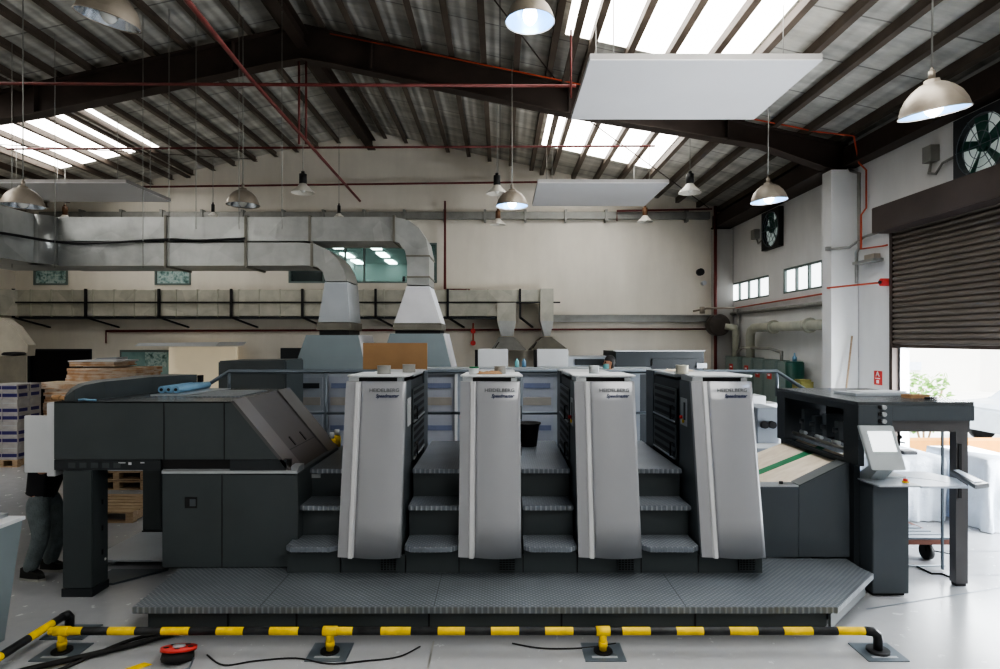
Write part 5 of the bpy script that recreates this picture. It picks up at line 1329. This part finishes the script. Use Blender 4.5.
for k in range(5):
    a=2*PI*k/5; b.cyl(Vector((x,4.68,0))+Tm@Vector((.09*math.cos(a),.09*math.sin(a),.1)),Vector((x,4.68,0))+Tm@Vector((.09*math.cos(a),.09*math.sin(a),.104)),.02,12)
each(b,'reel_slot', m_black, t)
b = MB(); b.tube([(x-.12,4.5,.01),(x+.02,4.45,.01),(x+.16,4.55,.01),(x+.14,4.66,.03)],.008,6); b.build('reel_stand', m_rail, t)
pipe([(x+.2,4.75,.008),(x+.4,4.6,.008),(-1.9,4.66,.008),(-1.6,4.7,.008),(-1.32,4.62,.008),(-1.05,4.66,.008),(-.8,4.72,.008),(-.65,4.88,.008)],.006,m_black,'thin black cable trailing along the floor below the barrier',name='cable',cat='cable')
pipe([(.1,4.93,.008),(.35,4.85,.008),(.7,4.86,.008),(.95,4.93,.008)],.006,m_black,'short thin black cable on the floor under the barrier middle',name='cable',cat='cable')

# ------------------------------------------------------------------ people
def hand(mb, wrist, d, side, palmn, s=1.0, curl=.5):
    d=Vector(d).normalized(); n=Vector(palmn).normalized(); u=d.cross(n).normalized()*side
    w=Vector(wrist)
    mb.mesh(skin([w, w+d*.04*s, w+d*.085*s],[(0,1),(1,2)],[(.028*s,.02*s),(.036*s,.016*s),(.036*s,.014*s)],1))
    for k,ln in enumerate((.072,.08,.075,.058)):
        b0=w+d*.07*s+u*(.028-.0185*k)*s; p=[b0]; dd=d.copy()
        for j in range(3):
            dd=(dd+n*curl*.5).normalized(); p.append(p[-1]+dd*ln*s*(.45,.32,.23)[j])
        mb.mesh(skin(p,[(0,1),(1,2),(2,3)],[.009*s,.0085*s,.008*s,.0065*s],1))
    b0=w+d*.03*s+u*.026*s; p=[b0,b0+(d*.5+u*.8+n*.2)*.035*s,b0+(d*.9+u*.9+n*.5)*.05*s]
    mb.mesh(skin(p,[(0,1),(1,2)],[.012*s,.0105*s,.008*s],1))
def head(mb, c, facing):
    # c: centre of the skull, facing: unit vector
    f=Vector((facing[0],facing[1],0)).normalized(); r=Vector((f.y,-f.x,0)); up=Vector((0,0,1))
    tmp=MB(); tmp.sphere((0,0,0),1,20,14)
    vs=[]
    for v in tmp.v:
        v=Vector(v); fx,rx,z=v.y,v.x,v.z
        wx=.075*rx*(1-.22*max(0,-z)); wf=.095*fx*(1 if fx<0 else .95); wz=.118*z
        if z<-.2 and fx>0: wf+=.012*(-z)
        if z<-.3 and fx<0: wf*=.75
        vs.append(Vector(c)+r*wx+f*wf+up*wz)
    mb._add(vs,tmp.f,True)
    C=Vector(c)
    mb.mesh(skin([C+f*.085+up*.015,C+f*.108-up*.018,C+f*.09-up*.028],[(0,1),(1,2)],[.008,.014,.010],1))
    for s in (-1,1):
        mb.sphere(C+r*.074*s-up*.005,.03,10,6,(.35,.6,1))
        mb.mi=2; mb.sphere(C+f*.083+r*.03*s+up*.012,.012,8,6); mb.mi=0
    mb.mi=3; mb.mesh(skin([C+f*.088+r*.022-up*.055,C+f*.096-up*.053,C+f*.088-r*.022-up*.055],[(0,1),(1,2)],[.006,.008,.006],1)); mb.mi=0
m_eye=M('eye_dark',(.03,.02,.02),.2); m_lip=M('lip',(.35,.13,.1),.5)
def person(base, J, facing, label, parts):
    """J: joints in metres relative to base (z up). One continuous body."""
    B=Vector(base); P={k:B+Vector(v) for k,v in J.items()}
    t = thing('person', base, label, 'person')
    order=['pelvis','waist','chest','neck','headb','lsh','lel','lwr','rsh','rel','rwr','lhip','lkn','lan','lto','rhip','rkn','ran','rto']
    idx={k:i for i,k in enumerate(order)}
    E=[('pelvis','waist'),('waist','chest'),('chest','neck'),('neck','headb'),('chest','lsh'),('lsh','lel'),('lel','lwr'),('chest','rsh'),('rsh','rel'),('rel','rwr'),('pelvis','lhip'),('lhip','lkn'),('lkn','lan'),('lan','lto'),('pelvis','rhip'),('rhip','rkn'),('rkn','ran'),('ran','rto')]
    R={'pelvis':.085,'waist':(.12,.095),'chest':(.15,.105),'neck':.052,'headb':.055,'lsh':.06,'rsh':.06,'lel':.04,'rel':.04,'lwr':.027,'rwr':.027,'lhip':.06,'rhip':.06,'lkn':.054,'rkn':.054,'lan':.034,'ran':.034,'lto':.02,'rto':.02}
    mb=MB(); mb.mesh(skin([P[k] for k in order],[(idx[a],idx[c]) for a,c in E],[R[k] for k in order],2))
    head(mb, P['head'], facing)
    for s,e,w,sd in (('l','lel','lwr',1),('r','rel','rwr',-1)):
        hand(mb,P[w],P[w]-P[e],sd,(0,0,-1) if abs((P[w]-P[e]).normalized().z)<.8 else (facing[0],facing[1],0))
    mb.build('body',[m_skin,m_skin,m_eye,m_lip],t)
    # clothes
    k1=['pelvis','lhip','lkn','lan','rhip','rkn','ran','wb']; i1={k:i for i,k in enumerate(k1)}
    RR={'pelvis':.135,'lhip':.125,'rhip':.125,'lkn':.086,'rkn':.086,'lan':.072,'ran':.072,'wb':.12}; P['wb']=P['pelvis']+(P['waist']-P['pelvis'])*.6
    q={k:P[k].copy() for k in k1}; q['lan'].z-=.025; q['ran'].z-=.025
    mb=MB(); mb.mesh(skin([q[k] for k in k1],[(0,1),(1,2),(2,3),(0,4),(4,5),(5,6),(0,7)],[RR[k] for k in k1],2)); mb.build('jeans',parts[1],t)
    k2=['waist','pelvis','chest','nb','lsh','lel2','rsh','rel2']; q=dict(P); q['nb']=P['chest']+(P['neck']-P['chest'])*.62
    q['lel2']=P['lsh']+(P['lel']-P['lsh'])*.75; q['rel2']=P['rsh']+(P['rel']-P['rsh'])*.75
    mb=MB(); mb.mesh(skin([q[k] for k in k2],[(0,1),(0,2),(2,3),(2,4),(4,5),(2,6),(6,7)],[.145,.172,(.165,.13),.085,.078,.062,.078,.062],2)); mb.build('shirt',parts[0],t)
    # hair
    f=Vector((facing[0],facing[1],0)).normalized(); C=P['head']
    tmp=MB(); tmp.sphere((0,0,0),1,20,14); vs=[]
    for v in tmp.v:
        v=Vector(v); r=Vector((f.y,-f.x,0)); z=v.z
        if z<.25 and v.y>.1: z=.25+ (z-.25)*.1
        vs.append(C+r*.083*v.x+f*(.1*v.y-.012)+Vector((0,0,.12*z+.014)))
    mb=MB(); mb._add(vs,tmp.f,True); mb.build('hair',m_hair,t)
    for s in ('l','r'):
        a=P[s+'an']; to=P[s+'to']; d=(to-a); d.z=0; d.normalize(); z0=B.z; w=Vector((d.y,-d.x,0))
        def ft(al,sd,zz): return (a+d*al+w*sd)*1.0
        mb=MB()
        lo=[(-.075,-.03),(-.08,.0),(-.075,.03),(.05,.045),(.15,.045),(.20,.0),(.15,-.042),(.05,-.04)]
        def ring(k,z,sh=0): return [Vector(((a+d*(al*k+sh)+w*sd*k).x,(a+d*(al*k+sh)+w*sd*k).y,z0+z)) for al,sd in lo]
        mb.loft(ring(1.06,.0)[::-1],ring(1.06,.026)[::-1]); so=mb.build('shoe_sole',m_sole,t)
        mb=MB(); n=8
        r1=ring(1,.027); r2=ring(.96,.06); r3=[Vector((p.x,p.y,z0+(.125 if i in(0,1,2) else .115 if i in (3,7) else .085))) for i,p in enumerate(ring(.86,.0,-.005))]
        mb.loft(r1[::-1],r2[::-1]); mb.loft(r2[::-1],r3[::-1]); mb.build('shoe',m_blackr,t)
    return t
# worker at the delivery end, facing right, bending forward a little
person((-4.87,6.40,0),{'pelvis':(-.02,.0,.86),'waist':(.02,0,1.0),'chest':(.09,0,1.22),'neck':(.16,0,1.40),'headb':(.19,0,1.47),'head':(.22,0,1.53),
 'lsh':(.10,.18,1.31),'lel':(.14,.22,1.12),'lwr':(.30,.16,1.24),'rsh':(.10,-.18,1.31),'rel':(.12,-.2,1.12),'rwr':(.28,-.14,1.24),
 'lhip':(-.01,.09,.82),'lkn':(.1,.1,.45),'lan':(-.02,.1,.09),'lto':(.12,.1,.04),'rhip':(-.01,-.09,.82),'rkn':(.06,-.1,.45),'ran':(-.05,-.14,.09),'rto':(.09,-.16,.04)},
 (1,0),'person in black shirt and grey jeans standing behind the white panel at left',(m_shirt,m_jean))
# masked worker at the rear press
pb=(sx(610,10.0),10.0,.5)
b = MB(); b.box(1.3,2.6,9.5,10.35,0,.5); b.build('footboard', m_diam, label='raised footboard that the masked worker stands on', cat='footboard')
pm = person(pb,{'pelvis':(.06,.0,.88),'waist':(.05,0,1.03),'chest':(.04,0,1.27),'neck':(.02,0,1.46),'headb':(.0,0,1.53),'head':(-.01,0,1.62),
 'lsh':(.04,-.18,1.38),'lel':(-.02,-.24,1.12),'lwr':(-.22,-.2,1.10),'rsh':(.04,.18,1.38),'rel':(.0,.24,1.12),'rwr':(-.22,.18,1.06),
 'lhip':(.06,-.09,.84),'lkn':(.03,-.1,.46),'lan':(.08,-.1,.09),'lto':(-.06,-.1,.04),'rhip':(.06,.09,.84),'rkn':(.02,.1,.46),'ran':(.08,.1,.09),'rto':(-.06,.1,.04)},
 (-1,-.25),'person with black hair and teal face mask working at the rear press',(m_shirt,m_jean))
C=Vector(pb)+Vector((-.01,0,1.62)); f=Vector((-1,-.25,0)).normalized(); r=Vector((f.y,-f.x,0))
tmp=MB(); vs=[]; fs=[]; n=8
for i in range(n+1):
    for j in range(n+1):
        a=(i/n-.5)*2.3; z=-.1+.085*j/n; vs.append(C+f*(.108*math.cos(a)*(1-.1*abs(j/n-.5)))+r*.086*math.sin(a)+Vector((0,0,z)))
for i in range(n):
    for j in range(n): fs.append((i*(n+1)+j,(i+1)*(n+1)+j,(i+1)*(n+1)+j+1,i*(n+1)+j+1))
mb=MB(); mb._add(vs,fs,True); mb.build('face_mask',m_mask,pm)

# ------------------------------------------------------------------ light, world, camera
w = bpy.data.worlds.new('world'); scn.world = w; w.use_nodes = True
nt_ = w.node_tree; bg = nt_.nodes['Background']
sky = nt_.nodes.new('ShaderNodeTexSky'); sky.sky_type = 'HOSEK_WILKIE'; sky.turbidity = 5; sky.sun_direction = Vector((.3,-.4,.85)).normalized()
mx = nt_.nodes.new('ShaderNodeMix'); mx.data_type='RGBA'; mx.inputs[0].default_value=.8
nt_.links.new(sky.outputs[0], mx.inputs[6]); mx.inputs[7].default_value=(.92,.96,1,1)
nt_.links.new(mx.outputs[2], bg.inputs[0]); bg.inputs[1].default_value = 3.6
def area(name, loc, size, rot, power, col=(1,1,1)):
    l = bpy.data.lights.new(name,'AREA'); l.shape='RECTANGLE'; l.size, l.size_y = size; l.energy = power; l.color = col
    o = bpy.data.objects.new(name, l); COL.objects.link(o); o.location = loc; o.rotation_euler = rot; return o
area('door_daylight', (7.5,8.0,1.2), (2.2,5.2), (0,math.radians(90),0), 480, (.93,.97,1))
s = bpy.data.lights.new('sun','SUN'); s.energy = 4; s.angle=.02; s.color=(1,.97,.92); so=bpy.data.objects.new('sun',s); COL.objects.link(so); so.rotation_euler=(math.radians(35),math.radians(-15),0)

cam = bpy.data.cameras.new('camera'); co = bpy.data.objects.new('camera', cam); COL.objects.link(co)
co.location = (0,0,H); co.rotation_euler = (PI/2,0,0)
cam.sensor_width = 36; cam.lens = 36*F/1000; cam.shift_y = -(334.5-HY)/1000; cam.clip_end = 200
scn.camera = co
scn.view_settings.view_transform = 'AgX'
scn.view_settings.look = 'AgX - High Contrast'
scn.view_settings.exposure = 0.3
scn.cycles.use_denoising = True
scn.cycles.max_bounces = 10; scn.cycles.diffuse_bounces = 5
scn.cycles.sample_clamp_indirect = 8
